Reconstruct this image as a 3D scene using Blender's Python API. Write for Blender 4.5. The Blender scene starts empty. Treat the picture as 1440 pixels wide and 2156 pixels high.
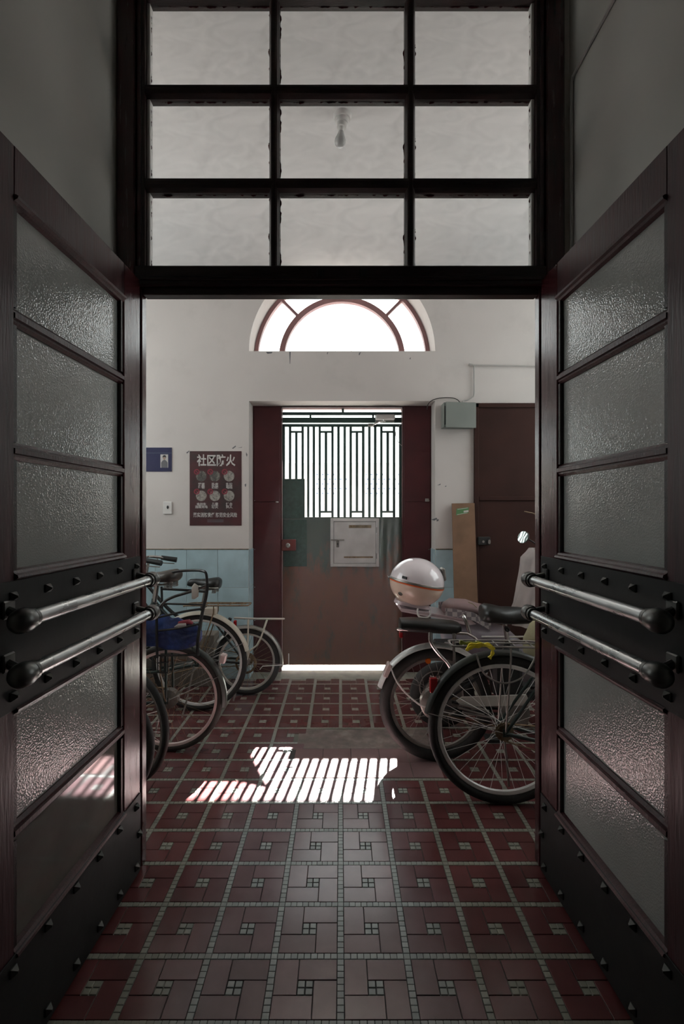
import bpy, bmesh, math, random
from mathutils import Vector, Matrix

random.seed(7)
C = bpy.context.scene.collection
PI = math.pi
F, CH, XC, YC = 1052.0, 1.348, 717.0, 1080.0      # focal length in px of a 1440 x 2156 frame, lens height

# ------------------------------------------------------------------ camera
cam = bpy.data.cameras.new('camera')
cam.sensor_width = 36
cam.lens = F / 2156 * 36
cam.shift_x = (720 - XC) / 2156
cam.shift_y = (YC - 1078) / 2156
cam.clip_start = 0.02
camo = bpy.data.objects.new('camera', cam)
camo.location = (0, 0, CH)
camo.rotation_euler = (PI / 2, 0, 0)
C.objects.link(camo)
bpy.context.scene.camera = camo

# ------------------------------------------------------------------ sky, sun, exposure
w = bpy.data.worlds.new('hazy_sky')
bpy.context.scene.world = w
w.use_nodes = True
bg = w.node_tree.nodes['Background']
bg.inputs[0].default_value = (0.93, 1.0, 0.99, 1)
bg.inputs[1].default_value = 3.9
SUN_DIR = Vector((-0.125, -1, -0.917))
sl = bpy.data.lights.new('sun', 'SUN')
sl.energy = 150
sl.angle = math.radians(0.35)
sl.color = (1, 0.97, 0.93)
so = bpy.data.objects.new('sun', sl)
so.rotation_euler = SUN_DIR.to_track_quat('-Z', 'Y').to_euler()
so.location = (1, 10, 9)
C.objects.link(so)
def portal(name, loc, sx, sz, rot=(-PI / 2, 0, 0)):
    l = bpy.data.lights.new(name, 'AREA')
    l.shape = 'RECTANGLE'; l.size = sx; l.size_y = sz
    l.cycles.is_portal = True
    o = bpy.data.objects.new(name, l)
    o.location = loc
    o.rotation_euler = rot
    C.objects.link(o)
portal('portal_door', (0.01, 4.47, 1.13), 1.06, 2.26)
portal('portal_arch', (0.012, 4.47, 3.0), 1.53, 0.70)
portal('portal_left', (-2.77, 3.05, 2.25), 1.6, 1.8, (PI / 2, 0, -PI / 2))
portal('portal_right', (2.77, 3.05, 2.25), 1.6, 1.8, (PI / 2, 0, PI / 2))
sc = bpy.context.scene
sc.view_settings.view_transform = 'Standard'
sc.view_settings.look = 'None'
sc.view_settings.exposure = 0.0
sc.view_settings.gamma = 1
sc.view_settings.use_curve_mapping = False
sc.cycles.max_bounces = 14
sc.cycles.diffuse_bounces = 8
sc.cycles.glossy_bounces = 5
sc.cycles.transparent_max_bounces = 16
sc.cycles.sample_clamp_indirect = 6

# ------------------------------------------------------------------ helpers
def at(px, py, Y):
    return Vector(((px - XC) * Y / F, Y, CH - (py - YC) * Y / F))

def lin(r, g, b):
    return tuple(((c / 255 + 0.055) / 1.055) ** 2.4 if c > 10 else c / 255 / 12.92 for c in (r, g, b))

class MB:
    def __init__(s):
        s.b = bmesh.new()
    def face(s, vs):
        try:
            s.b.faces.new(vs)
        except ValueError:
            pass
    def box(s, x0, x1, y0, y1, z0, z1, bev=0.0, m=None):
        r = bmesh.ops.create_cube(s.b, size=1)
        vs = r['verts']
        M_ = Matrix.Translation(((x0 + x1) / 2, (y0 + y1) / 2, (z0 + z1) / 2)) @ Matrix.Diagonal((abs(x1 - x0), abs(y1 - y0), abs(z1 - z0), 1))
        bmesh.ops.transform(s.b, matrix=M_, verts=vs)
        if bev > 0:
            es = list({e for v in vs for e in v.link_edges})
            r2 = bmesh.ops.bevel(s.b, geom=es, offset=bev, segments=1, affect='EDGES', profile=0.5)
            vs = list({v for f in r2['faces'] for v in f.verts} | {v for v in vs if v.is_valid})
        if m is not None:
            bmesh.ops.transform(s.b, matrix=m, verts=[v for v in vs if v.is_valid])
        return s
    def tube(s, pts, r, seg=8, closed=False, caps=True, smooth=0):
        pts = [Vector(p) for p in pts]
        if smooth:
            pts = spline(pts, smooth, closed)
        n = len(pts)
        rs = r if isinstance(r, (list, tuple)) else [r] * n
        if len(rs) != n:
            rs = [rs[0] + (rs[-1] - rs[0]) * i / (n - 1) for i in range(n)]
        rings = []
        up = None
        for i, p in enumerate(pts):
            a = pts[i - 1] if (i > 0 or closed) else p
            c = pts[(i + 1) % n] if (i < n - 1 or closed) else p
            t = (c - a)
            if t.length < 1e-9:
                t = Vector((0, 0, 1))
            t.normalize()
            if up is None:
                up = Vector((0, 0, 1)) if abs(t.z) < 0.9 else Vector((1, 0, 0))
            u = (up - t * up.dot(t))
            if u.length < 1e-6:
                u = t.orthogonal()
            u.normalize()
            up = u
            v = t.cross(u)
            rings.append([s.b.verts.new(p + (u * math.cos(2 * PI * k / seg) + v * math.sin(2 * PI * k / seg)) * rs[i]) for k in range(seg)])
        for i in range(n if closed else n - 1):
            A, B = rings[i], rings[(i + 1) % n]
            for k in range(seg):
                s.face((A[k], A[(k + 1) % seg], B[(k + 1) % seg], B[k]))
        if caps and not closed:
            s.face(rings[0][::-1]); s.face(rings[-1])
        return s
    def rings(s, rings, closed=False, cap=True):
        R = [[s.b.verts.new(p) for p in ring] for ring in rings]
        n = len(R)
        for i in range(n if closed else n - 1):
            A, B = R[i], R[(i + 1) % n]
            k_ = len(A)
            for k in range(k_):
                s.face((A[k], A[(k + 1) % k_], B[(k + 1) % k_], B[k]))
        if cap and not closed:
            s.face(R[0][::-1]); s.face(R[-1])
        return s
    def lathe(s, prof, m=None, seg=24):
        """prof: (radius, height) about local Z"""
        m = m or Matrix.Identity(4)
        rr = []
        for (r, h) in prof:
            rr.append([m @ Vector((max(r, 1e-4) * math.cos(2 * PI * k / seg), max(r, 1e-4) * math.sin(2 * PI * k / seg), h)) for k in range(seg)])
        return s.rings(rr)
    def prism(s, poly, d):
        """poly: list of 3d points, extruded by vector d"""
        d = Vector(d)
        A = [s.b.verts.new(Vector(p)) for p in poly]
        B = [s.b.verts.new(Vector(p) + d) for p in poly]
        s.face(A[::-1]); s.face(B)
        n = len(A)
        for k in range(n):
            s.face((A[k], A[(k + 1) % n], B[(k + 1) % n], B[k]))
        return s
    def torus(s, c, R, r, m=None, seg=48, sub=10, a0=0, a1=2 * PI, squash=1.0):
        """ring about local Y axis (in the XZ plane) centred on c"""
        c = Vector(c)
        full = abs(a1 - a0 - 2 * PI) < 1e-6
        rr = []
        N = seg if full else seg + 1
        for i in range(N):
            a = a0 + (a1 - a0) * i / seg
            e = Vector((math.cos(a), 0, math.sin(a)))
            ring = []
            for k in range(sub):
                b = 2 * PI * k / sub
                ring.append(c + e * (R + r * math.cos(b)) + Vector((0, r * squash * math.sin(b), 0)))
            rr.append(ring)
        return s.rings(rr, closed=full)
    def band(s, c, prof, seg=48, a0=0, a1=2 * PI):
        """closed profile of (radius, y) swept about the Y axis"""
        c = Vector(c)
        full = abs(a1 - a0 - 2 * PI) < 1e-6
        rr = []
        N = seg if full else seg + 1
        for i in range(N):
            a = a0 + (a1 - a0) * i / seg
            e = Vector((math.cos(a), 0, math.sin(a)))
            rr.append([c + e * r + Vector((0, y, 0)) for (r, y) in prof])
        return s.rings(rr, closed=full)
    def loft(s, secs, seg=16, axis='x', e=2.4):
        """secs: (t, c1, c2, h1, h2[, exponent]) superelliptic sections along axis"""
        rr = []
        for q in secs:
            t, c1, c2, h1, h2 = q[:5]
            ex = q[5] if len(q) > 5 else e
            ring = []
            for k in range(seg):
                a = 2 * PI * k / seg
                ca, sa = math.cos(a), math.sin(a)
                p = math.copysign(abs(ca) ** (2 / ex), ca) * h1 + c1
                r = math.copysign(abs(sa) ** (2 / ex), sa) * h2 + c2
                ring.append(Vector((t, p, r)) if axis == 'x' else (Vector((p, r, t)) if axis == 'z' else Vector((p, t, r))))
            rr.append(ring)
        return s.rings(rr)
    def jitter(s, amp, f=1.0, seed=0):
        from mathutils import noise
        for v in s.b.verts:
            n = noise.noise_vector(v.co * f + Vector((seed, seed * 2, 0)))
            v.co += n * amp
        return s
    def xf(s, m):
        bmesh.ops.transform(s.b, matrix=m, verts=s.b.verts[:])
        return s
    def mesh(s, name, mat, smooth=True, ang=35):
        bmesh.ops.recalc_face_normals(s.b, faces=s.b.faces[:])
        me = bpy.data.meshes.new(name)
        s.b.to_mesh(me); s.b.free()
        for m in (mat if isinstance(mat, (list, tuple)) else [mat]):
            me.materials.append(m)
        if smooth:
            me.shade_smooth() if hasattr(me, 'shade_smooth') else None
            try:
                me.set_sharp_from_angle(angle=math.radians(ang))
            except Exception:
                pass
        return me
    def build(s, name, mat, parent=None, smooth=True, ang=35, world=False, **kw):
        return link(name, s.mesh(name, mat, smooth, ang), parent, world, **kw)

def link(name, me, parent=None, world=False, label=None, kind=None):
    o = bpy.data.objects.new(name, me)
    C.objects.link(o)
    if parent is not None:
        o.parent = parent
        if world:
            o.matrix_parent_inverse = parent.matrix_basis.inverted()
    if label: o['label'] = label
    if kind: o['kind'] = kind
    return o

def spline(pts, n, closed=False):
    out = []
    N = len(pts)
    for i in range(N if closed else N - 1):
        p0 = pts[i - 1] if (i > 0 or closed) else pts[0]
        p1 = pts[i]; p2 = pts[(i + 1) % N]
        p3 = pts[(i + 2) % N] if (i + 2 < N or closed) else pts[-1]
        for k in range(n):
            t = k / n
            out.append(0.5 * ((2 * p1) + (p2 - p0) * t + (2 * p0 - 5 * p1 + 4 * p2 - p3) * t * t + (3 * p1 - p0 - 3 * p2 + p3) * t ** 3))
    if not closed:
        out.append(pts[-1])
    return out

def thing(name, label, cat, loc=(0, 0, 0), rot=(0, 0, 0), group=None):
    o = bpy.data.objects.new(name, None)
    C.objects.link(o)
    o.location = loc; o.rotation_euler = rot
    o.empty_display_size = 0.05
    loc_m = Matrix.LocRotScale(Vector(loc), __import__('mathutils').Euler(rot), None)
    o.matrix_basis = loc_m
    o['label'] = label; o['category'] = cat
    if group: o['group'] = group
    return o

def tag(o, label, cat, group=None):
    o['label'] = label; o['category'] = cat
    if group: o['group'] = group
    return o

def struct(o, label=None):
    o['kind'] = 'structure'
    if label: o['label'] = label
    return o

# ------------------------------------------------------------------ materials
def mat(name, col, rough=0.5, metal=0.0, var=0.12, vs=6.0, bump=0.0, bs=60.0, coat=0.0, spec=0.5, rvar=0.0, rnd=0.0, stretch=None, col2=None, c2lo=0.5, c2hi=0.65, c2s=4.0, trans=0.0, world=False):
    m = bpy.data.materials.new(name)
    m.use_nodes = True
    nt = m.node_tree; N = nt.nodes; L = nt.links
    b = N['Principled BSDF']
    b.inputs['Roughness'].default_value = rough
    b.inputs['Metallic'].default_value = metal
    b.inputs['Specular IOR Level'].default_value = spec
    if coat:
        b.inputs['Coat Weight'].default_value = coat
        b.inputs['Coat Roughness'].default_value = 0.12
    if trans:
        b.inputs['Transmission Weight'].default_value = trans
    tc = N.new('ShaderNodeTexCoord')
    src = tc.outputs['Object']
    if world:
        g = N.new('ShaderNodeNewGeometry'); src = g.outputs['Position']
    if rnd or stretch:
        mp = N.new('ShaderNodeMapping')
        if stretch: mp.inputs['Scale'].default_value = stretch
        L.new(src, mp.inputs['Vector'])
        if rnd:
            oi = N.new('ShaderNodeObjectInfo')
            sc_ = N.new('ShaderNodeVectorMath'); sc_.operation = 'SCALE'; sc_.inputs[0].default_value = (17, 31, 11)
            L.new(oi.outputs['Random'], sc_.inputs['Scale'])
            L.new(sc_.outputs[0], mp.inputs['Location'])
        src = mp.outputs[0]
    n = N.new('ShaderNodeTexNoise')
    n.inputs['Scale'].default_value = vs; n.inputs['Detail'].default_value = 5
    L.new(src, n.inputs['Vector'])
    mr = N.new('ShaderNodeMapRange')
    mr.inputs['From Min'].default_value = 0.3; mr.inputs['From Max'].default_value = 0.7
    mr.inputs['To Min'].default_value = 1 - var; mr.inputs['To Max'].default_value = 1 + var
    L.new(n.outputs['Fac'], mr.inputs['Value'])
    base = None
    if col2 is not None:
        n2 = N.new('ShaderNodeTexNoise'); n2.inputs['Scale'].default_value = c2s; n2.inputs['Detail'].default_value = 6
        n2.inputs['Roughness'].default_value = 0.65
        L.new(src, n2.inputs['Vector'])
        m2 = N.new('ShaderNodeMapRange'); m2.inputs['From Min'].default_value = c2lo; m2.inputs['From Max'].default_value = c2hi
        L.new(n2.outputs['Fac'], m2.inputs['Value'])
        mx = N.new('ShaderNodeMix'); mx.data_type = 'RGBA'
        mx.inputs['A'].default_value = (*col, 1); mx.inputs['B'].default_value = (*col2, 1)
        L.new(m2.outputs[0], mx.inputs['Factor'])
        base = mx.outputs['Result']
    vm = N.new('ShaderNodeVectorMath'); vm.operation = 'SCALE'
    vm.inputs[0].default_value = col
    if base is not None: L.new(base, vm.inputs[0])
    fac = mr.outputs[0]
    if rnd:
        r2 = N.new('ShaderNodeMapRange'); r2.inputs['To Min'].default_value = 1 - rnd; r2.inputs['To Max'].default_value = 1 + rnd
        L.new(oi.outputs['Random'], r2.inputs['Value'])
        mu = N.new('ShaderNodeMath'); mu.operation = 'MULTIPLY'
        L.new(mr.outputs[0], mu.inputs[0]); L.new(r2.outputs[0], mu.inputs[1])
        fac = mu.outputs[0]
    L.new(fac, vm.inputs['Scale'])
    L.new(vm.outputs[0], b.inputs['Base Color'])
    if rvar:
        rr = N.new('ShaderNodeMapRange'); rr.inputs['From Min'].default_value = 0.3; rr.inputs['From Max'].default_value = 0.7
        rr.inputs['To Min'].default_value = max(0.02, rough - rvar); rr.inputs['To Max'].default_value = rough + rvar
        L.new(n.outputs['Fac'], rr.inputs['Value']); L.new(rr.outputs[0], b.inputs['Roughness'])
    if bump:
        nb = N.new('ShaderNodeTexNoise'); nb.inputs['Scale'].default_value = bs; nb.inputs['Detail'].default_value = 4
        L.new(src, nb.inputs['Vector'])
        bp = N.new('ShaderNodeBump'); bp.inputs['Strength'].default_value = bump; bp.inputs['Distance'].default_value = 0.004
        L.new(nb.outputs['Fac'], bp.inputs['Height']); L.new(bp.outputs[0], b.inputs['Normal'])
    return m

def thin_glass(name, haze=0.05, hazecol=(0.6, 0.6, 0.58), tint=(1, 1, 1), edge=None, ior=1.5):
    """single sheet window glass: clear through, a sheen by angle, some dust"""
    m = bpy.data.materials.new(name); m.use_nodes = True
    nt = m.node_tree; N = nt.nodes; L = nt.links
    for n in list(N):
        if n.type != 'OUTPUT_MATERIAL': N.remove(n)
    out = N['Material Output']
    tr = N.new('ShaderNodeBsdfTransparent'); tr.inputs[0].default_value = (*tint, 1)
    gl = N.new('ShaderNodeBsdfGlossy'); gl.inputs['Roughness'].default_value = 0.03
    lw = N.new('ShaderNodeLayerWeight'); lw.inputs['Blend'].default_value = 0.5
    pw = N.new('ShaderNodeMath'); pw.operation = 'POWER'; pw.inputs[1].default_value = 5; L.new(lw.outputs['Facing'], pw.inputs[0])
    fr = N.new('ShaderNodeMath'); fr.operation = 'MULTIPLY_ADD'; fr.inputs[1].default_value = 0.9; fr.inputs[2].default_value = 0.04
    L.new(pw.outputs[0], fr.inputs[0])
    mx = N.new('ShaderNodeMixShader')
    L.new(fr.outputs[0], mx.inputs[0]); L.new(tr.outputs[0], mx.inputs[1]); L.new(gl.outputs[0], mx.inputs[2])
    df = N.new('ShaderNodeBsdfDiffuse'); df.inputs[0].default_value = (*hazecol, 1)
    tl = N.new('ShaderNodeBsdfTranslucent'); tl.inputs[0].default_value = (*hazecol, 1)
    dt = N.new('ShaderNodeMixShader'); dt.inputs[0].default_value = 0.6
    L.new(df.outputs[0], dt.inputs[1]); L.new(tl.outputs[0], dt.inputs[2])
    tc = N.new('ShaderNodeTexCoord')
    mp = N.new('ShaderNodeMapping'); mp.inputs['Scale'].default_value = (2.5, 1, 5)
    L.new(tc.outputs['Object'], mp.inputs['Vector'])
    no = N.new('ShaderNodeTexNoise'); no.inputs['Scale'].default_value = 3; no.inputs['Detail'].default_value = 6
    no.inputs['Distortion'].default_value = 1.5
    L.new(mp.outputs[0], no.inputs['Vector'])
    mr = N.new('ShaderNodeMapRange'); mr.inputs['From Min'].default_value = 0.35; mr.inputs['From Max'].default_value = 0.75
    mr.inputs['To Min'].default_value = haze * 0.3; mr.inputs['To Max'].default_value = haze * 2
    L.new(no.outputs['Fac'], mr.inputs['Value'])
    m2 = N.new('ShaderNodeMixShader')
    L.new(mr.outputs[0], m2.inputs[0]); L.new(mx.outputs[0], m2.inputs[1]); L.new(dt.outputs[0], m2.inputs[2])
    last = m2
    if edge:
        # slopped paint along the edges of the pane
        sp = N.new('ShaderNodeSeparateXYZ'); L.new(tc.outputs['Generated'], sp.inputs[0])
        def edged(o, sc_):
            s1 = N.new('ShaderNodeMath'); s1.operation = 'SUBTRACT'; s1.inputs[1].default_value = 0.5; L.new(o, s1.inputs[0])
            a = N.new('ShaderNodeMath'); a.operation = 'ABSOLUTE'; L.new(s1.outputs[0], a.inputs[0])
            d = N.new('ShaderNodeMath'); d.operation = 'SUBTRACT'; d.inputs[0].default_value = 0.5; L.new(a.outputs[0], d.inputs[1])
            k = N.new('ShaderNodeMath'); k.operation = 'MULTIPLY'; k.inputs[1].default_value = sc_; L.new(d.outputs[0], k.inputs[0])
            return k.outputs[0]
        mn = N.new('ShaderNodeMath'); mn.operation = 'MINIMUM'
        L.new(edged(sp.outputs['X'], 0.5), mn.inputs[0]); L.new(edged(sp.outputs['Z'], 0.3), mn.inputs[1])
        nz = N.new('ShaderNodeTexNoise'); nz.inputs['Scale'].default_value = 22; nz.inputs['Detail'].default_value = 8
        L.new(tc.outputs['Object'], nz.inputs['Vector'])
        th = N.new('ShaderNodeMapRange'); th.inputs['From Min'].default_value = 0.45; th.inputs['From Max'].default_value = 0.75
        th.inputs['To Min'].default_value = 0.0; th.inputs['To Max'].default_value = 0.012
        L.new(nz.outputs['Fac'], th.inputs['Value'])
        lt = N.new('ShaderNodeMath'); lt.operation = 'LESS_THAN'; L.new(mn.outputs[0], lt.inputs[0]); L.new(th.outputs[0], lt.inputs[1])
        pd = N.new('ShaderNodeBsdfDiffuse'); pd.inputs[0].default_value = (*edge, 1)
        m3 = N.new('ShaderNodeMixShader'); L.new(lt.outputs[0], m3.inputs[0]); L.new(m2.outputs[0], m3.inputs[1]); L.new(pd.outputs[0], m3.inputs[2])
        last = m3
    L.new(last.outputs[0], out.inputs['Surface'])
    return m

def pebbled(name, col, rough=0.08, scale=225, strength=0.32, trans=0.35):
    m = mat(name, col, rough=rough, var=0.10, vs=3.0, trans=trans, spec=1.0)
    nt = m.node_tree; N = nt.nodes; L = nt.links; b = N['Principled BSDF']
    tc = N.new('ShaderNodeTexCoord')
    vo = N.new('ShaderNodeTexVoronoi'); vo.feature = 'SMOOTH_F1'; vo.inputs['Scale'].default_value = scale
    L.new(tc.outputs['Object'], vo.inputs['Vector'])
    bp = N.new('ShaderNodeBump'); bp.inputs['Strength'].default_value = strength; bp.inputs['Distance'].default_value = 0.003
    L.new(vo.outputs['Distance'], bp.inputs['Height']); L.new(bp.outputs[0], b.inputs['Normal'])
    return m

M = {}
M['plaster'] = mat('plaster', (0.62, 0.58, 0.555), 0.85, var=0.04, vs=2.0, bump=0.15, bs=30, col2=(0.55, 0.515, 0.49), c2lo=0.55, c2hi=0.8, c2s=3.0, world=True)
M['ceiling'] = mat('ceiling_paint', (0.80, 0.785, 0.78), 0.9, var=0.03, vs=2.0)
M['vest'] = mat('vestibule_plaster', (0.50, 0.49, 0.46), 0.9, var=0.06, vs=1.5, bump=0.15, bs=25, world=True)
M['white'] = mat('white_paint', (0.7, 0.68, 0.66), 0.6, var=0.06)
M['blue_tile'] = mat('blue_wall_tile', (0.43, 0.58, 0.63), 0.35, var=0.10, vs=9, rnd=0.05, bump=0.05, bs=20)
M['blue_grout'] = mat('blue_grout', (0.2, 0.3, 0.32), 0.8)
M['red_wood'] = mat('red_lacquer_wood', (0.042, 0.011, 0.013), 0.38, var=0.3, vs=5, bump=0.2, bs=14, coat=0.0, spec=0.38, stretch=(12, 12, 1), rvar=0.08)
M['dark_wood'] = mat('dark_lacquer_wood', (0.020, 0.008, 0.008), 0.34, var=0.3, vs=5, bump=0.2, bs=18, coat=0.0, spec=0.4, stretch=(2, 12, 12))
M['gloss_wood'] = mat('satin_red_wood', (0.050, 0.013, 0.015), 0.24, var=0.3, vs=5, bump=0.12, bs=14, spec=0.55, stretch=(12, 12, 1), rvar=0.05)
M['maroon_board'] = mat('maroon_board', (0.075, 0.016, 0.019), 0.6, spec=0.25, var=0.15, vs=5, col2=(0.1, 0.05, 0.04), c2lo=0.72, c2hi=0.78, c2s=14)
M['brown_door'] = mat('brown_door_paint', (0.040, 0.014, 0.010), 0.7, spec=0.2, var=0.18, vs=4)
M['steel_plate'] = mat('dark_steel_plate', (0.014, 0.0135, 0.013), 0.55, metal=0.0, spec=0.25, var=0.25, vs=9, bump=0.12, bs=40)
M['stud'] = mat('stud_steel', (0.06, 0.06, 0.055), 0.45, metal=0.6, var=0.2)
M['bar_steel'] = mat('polished_steel', (0.42, 0.43, 0.43), 0.3, metal=1.0, var=0.15, vs=14, rvar=0.08)
M['cap_steel'] = mat('dark_cast_cap', (0.12, 0.12, 0.115), 0.36, metal=0.9, var=0.25, vs=20)
M['pebble'] = pebbled('pebbled_glass', (0.42, 0.43, 0.41))
M['smooth_pane'] = mat('smooth_dark_pane', (0.12, 0.105, 0.09), 0.06, var=0.3, vs=3, spec=0.8)
M['transom_glass'] = thin_glass('transom_glass', 0.04, edge=(0.06, 0.005, 0.01))
M['window_glass'] = thin_glass('window_glass', 0.02)
M['arch_paint'] = mat('rose_window_paint', (0.25, 0.12, 0.12), 0.5)
M['green_iron'] = mat('green_iron', (0.028, 0.062, 0.052), 0.5, var=0.2, vs=12)
M['green_plate'] = mat('scuffed_green_plate', (0.022, 0.055, 0.045), 0.5, var=0.25, vs=30, col2=(0.05, 0.085, 0.08), c2lo=0.6, c2hi=0.75, c2s=50)
M['steel'] = mat('stainless_steel', (0.60, 0.58, 0.57), 0.5, metal=0.6, var=0.1, vs=10, rvar=0.06, col2=(0.4, 0.3, 0.25), c2lo=0.68, c2hi=0.78, c2s=9)
M['chrome'] = mat('chrome', (0.62, 0.6, 0.58), 0.22, metal=1.0, var=0.12, vs=20)
M['dull_metal'] = mat('dull_grey_metal', (0.30, 0.28, 0.26), 0.42, metal=0.85, var=0.2, vs=20)
M['rusty'] = mat('rusty_metal', (0.26, 0.19, 0.12), 0.5, metal=0.7, var=0.3, vs=25, col2=(0.12, 0.06, 0.03), c2lo=0.5, c2hi=0.7, c2s=30)
M['lockred'] = mat('red_lock_paint', (0.12, 0.018, 0.015), 0.45, var=0.2)
M['grey_box'] = mat('grey_box_paint', (0.20, 0.22, 0.20), 0.5, var=0.06)
M['mdf'] = mat('fibreboard', (0.21, 0.115, 0.066), 0.75, var=0.12, vs=5, col2=(0.16, 0.09, 0.05), c2lo=0.5, c2hi=0.8, c2s=7)
M['green_label'] = mat('green_label', (0.07, 0.2, 0.07), 0.5, var=0.05)
M['paper'] = mat('pale_print', (0.55, 0.53, 0.51), 0.7, var=0.04)
M['poster'] = mat('poster_maroon', (0.062, 0.014, 0.018), 0.4, var=0.25, vs=4, col2=(0.03, 0.02, 0.02), c2lo=0.45, c2hi=0.65, c2s=5)
M['print_red'] = mat('print_red', (0.25, 0.02, 0.04), 0.5)
M['photo_a'] = mat('print_photo_dark', (0.08, 0.08, 0.07), 0.5, var=0.4, vs=60, col2=(0.3, 0.28, 0.24), c2lo=0.5, c2hi=0.7, c2s=50)
M['photo_b'] = mat('print_photo_pale', (0.30, 0.28, 0.25), 0.5, var=0.4, vs=60, col2=(0.06, 0.06, 0.06), c2lo=0.52, c2hi=0.7, c2s=50)
M['navy'] = mat('navy_plate', (0.012, 0.014, 0.07), 0.35, var=0.1)
M['skin'] = mat('print_skin', (0.4, 0.28, 0.22), 0.6)
M['greyp'] = mat('print_grey', (0.13, 0.13, 0.14), 0.6)
M['hairp'] = mat('print_dark', (0.02, 0.02, 0.02), 0.6)
M['bulb'] = mat('clear_bulb', (0.6, 0.6, 0.59), 0.15, var=0.02, trans=0.15)
M['stone'] = mat('threshold_stone', (0.30, 0.30, 0.25), 0.5, var=0.25, vs=12, bump=0.2, bs=30)
M['cement'] = mat('cement_patch', (0.16, 0.12, 0.11), 0.5, var=0.35, vs=14, bump=0.6, bs=16, col2=(0.26, 0.23, 0.2), c2lo=0.5, c2hi=0.7, c2s=8)
M['concrete'] = mat('yard_concrete', (0.2, 0.195, 0.185), 0.9, var=0.1)
M['yard_wall'] = mat('yard_wall_paint', (0.75, 0.74, 0.72), 0.9, var=0.05)
M['slate'] = mat('slate_blue', (0.1, 0.13, 0.18), 0.8)
M['rubber'] = mat('tire_rubber', (0.020, 0.019, 0.018), 0.72, var=0.3, vs=20, bump=0.3, bs=120)
M['rubber_dust'] = mat('dusty_rubber', (0.045, 0.04, 0.036), 0.8, var=0.3, vs=14)
M['alu'] = mat('aluminium', (0.78, 0.77, 0.75), 0.4, metal=0.3, var=0.1, vs=20)
M['alu_pink'] = mat('pinkish_rim', (0.80, 0.64, 0.62), 0.42, metal=0.1, var=0.12, vs=20)
M['rim_white'] = mat('white_rim', (0.62, 0.59, 0.54), 0.4, metal=0.3, var=0.08)
M['black'] = mat('black_enamel', (0.012, 0.012, 0.013), 0.3, var=0.2, coat=0.3)
M['blackp'] = mat('black_plastic', (0.016, 0.016, 0.016), 0.5, var=0.2)
M['leather'] = mat('black_vinyl', (0.012, 0.012, 0.011), 0.38, var=0.15, bump=0.1, bs=120)
M['brown_leather'] = mat('worn_brown_leather', (0.045, 0.036, 0.028), 0.45, var=0.3, vs=14)
M['cream'] = mat('cream_enamel', (0.60, 0.56, 0.47), 0.38, var=0.1, vs=10)
M['dust_fender'] = mat('dusty_dark_fender', (0.035, 0.038, 0.032), 0.45, var=0.3, vs=10)
M['green_frame'] = mat('dark_green_enamel', (0.015, 0.03, 0.025), 0.35, var=0.2)
M['red_lens'] = mat('red_lens', (0.35, 0.012, 0.015), 0.2, var=0.1)
M['orange_lens'] = mat('orange_lens', (0.7, 0.14, 0.01), 0.25, var=0.1)
M['white_lens'] = mat('milky_lens', (0.6, 0.48, 0.46), 0.2, var=0.1)
M['copper'] = mat('copper_rod', (0.45, 0.2, 0.1), 0.35, metal=0.8, var=0.2)
M['blue_cloth'] = mat('blue_nylon', (0.016, 0.030, 0.12), 0.42, var=0.35, vs=9, bump=1.0, bs=22, col2=(0.045, 0.10, 0.36), c2lo=0.5, c2hi=0.7, c2s=6)
M['pink'] = mat('pale_pink_plastic', (0.58, 0.48, 0.50), 0.3, var=0.04, coat=0.5)
M['pink_seat'] = mat('dusty_pink_vinyl', (0.33, 0.225, 0.23), 0.5, var=0.1, bump=0.1, bs=60)
M['lilac'] = mat('lilac_body', (0.36, 0.32, 0.37), 0.38, var=0.08, coat=0.3)
M['shell_pink'] = mat('gloss_shell_pink', (0.88, 0.79, 0.82), 0.16, var=0.03, coat=0.8)
M['shell_beige'] = mat('gloss_shell_beige', (0.80, 0.62, 0.50), 0.24, var=0.04, coat=0.5)
M['orange'] = mat('orange_strip', (0.75, 0.13, 0.03), 0.35, var=0.04)
M['quilt'] = mat('pale_quilt', (0.42, 0.37, 0.355), 0.85, var=0.08, vs=9, bump=0.5, bs=14)
M['towel'] = mat('cream_towel', (0.42, 0.38, 0.24), 0.9, var=0.12, vs=12, bump=0.5, bs=40)
M['yellow'] = mat('yellow_plastic_strip', (0.9, 0.76, 0.05), 0.4, var=0.2, vs=20, bump=0.4, bs=40)
M['yellow2'] = mat('green_yellow_strip', (0.25, 0.28, 0.06), 0.45, var=0.25, vs=20)
M['mirror'] = mat('mirror_glass', (0.85, 0.88, 0.87), 0.03, metal=1.0, var=0.01)
M['carton'] = mat('grey_carton', (0.2, 0.17, 0.14), 0.85, var=0.15, vs=5)
M['cable'] = mat('dark_cable', (0.03, 0.022, 0.02), 0.6)
M['conduit'] = mat('painted_conduit', (0.42, 0.4, 0.38), 0.6, var=0.08)

# woven plaid for the seat skirt
def plaid():
    m = mat('plaid_cloth', (0.5, 0.46, 0.45), 0.85, var=0.05)
    nt = m.node_tree; N = nt.nodes; L = nt.links; b = N['Principled BSDF']
    tc = N.new('ShaderNodeTexCoord')
    ck = N.new('ShaderNodeTexChecker'); ck.inputs['Scale'].default_value = 36
    ck.inputs['Color1'].default_value = (0.55, 0.5, 0.5, 1); ck.inputs['Color2'].default_value = (0.26, 0.23, 0.25, 1)
    L.new(tc.outputs['Object'], ck.inputs['Vector']); L.new(ck.outputs['Color'], b.inputs['Base Color'])
    return m
M['plaid'] = plaid()

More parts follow.
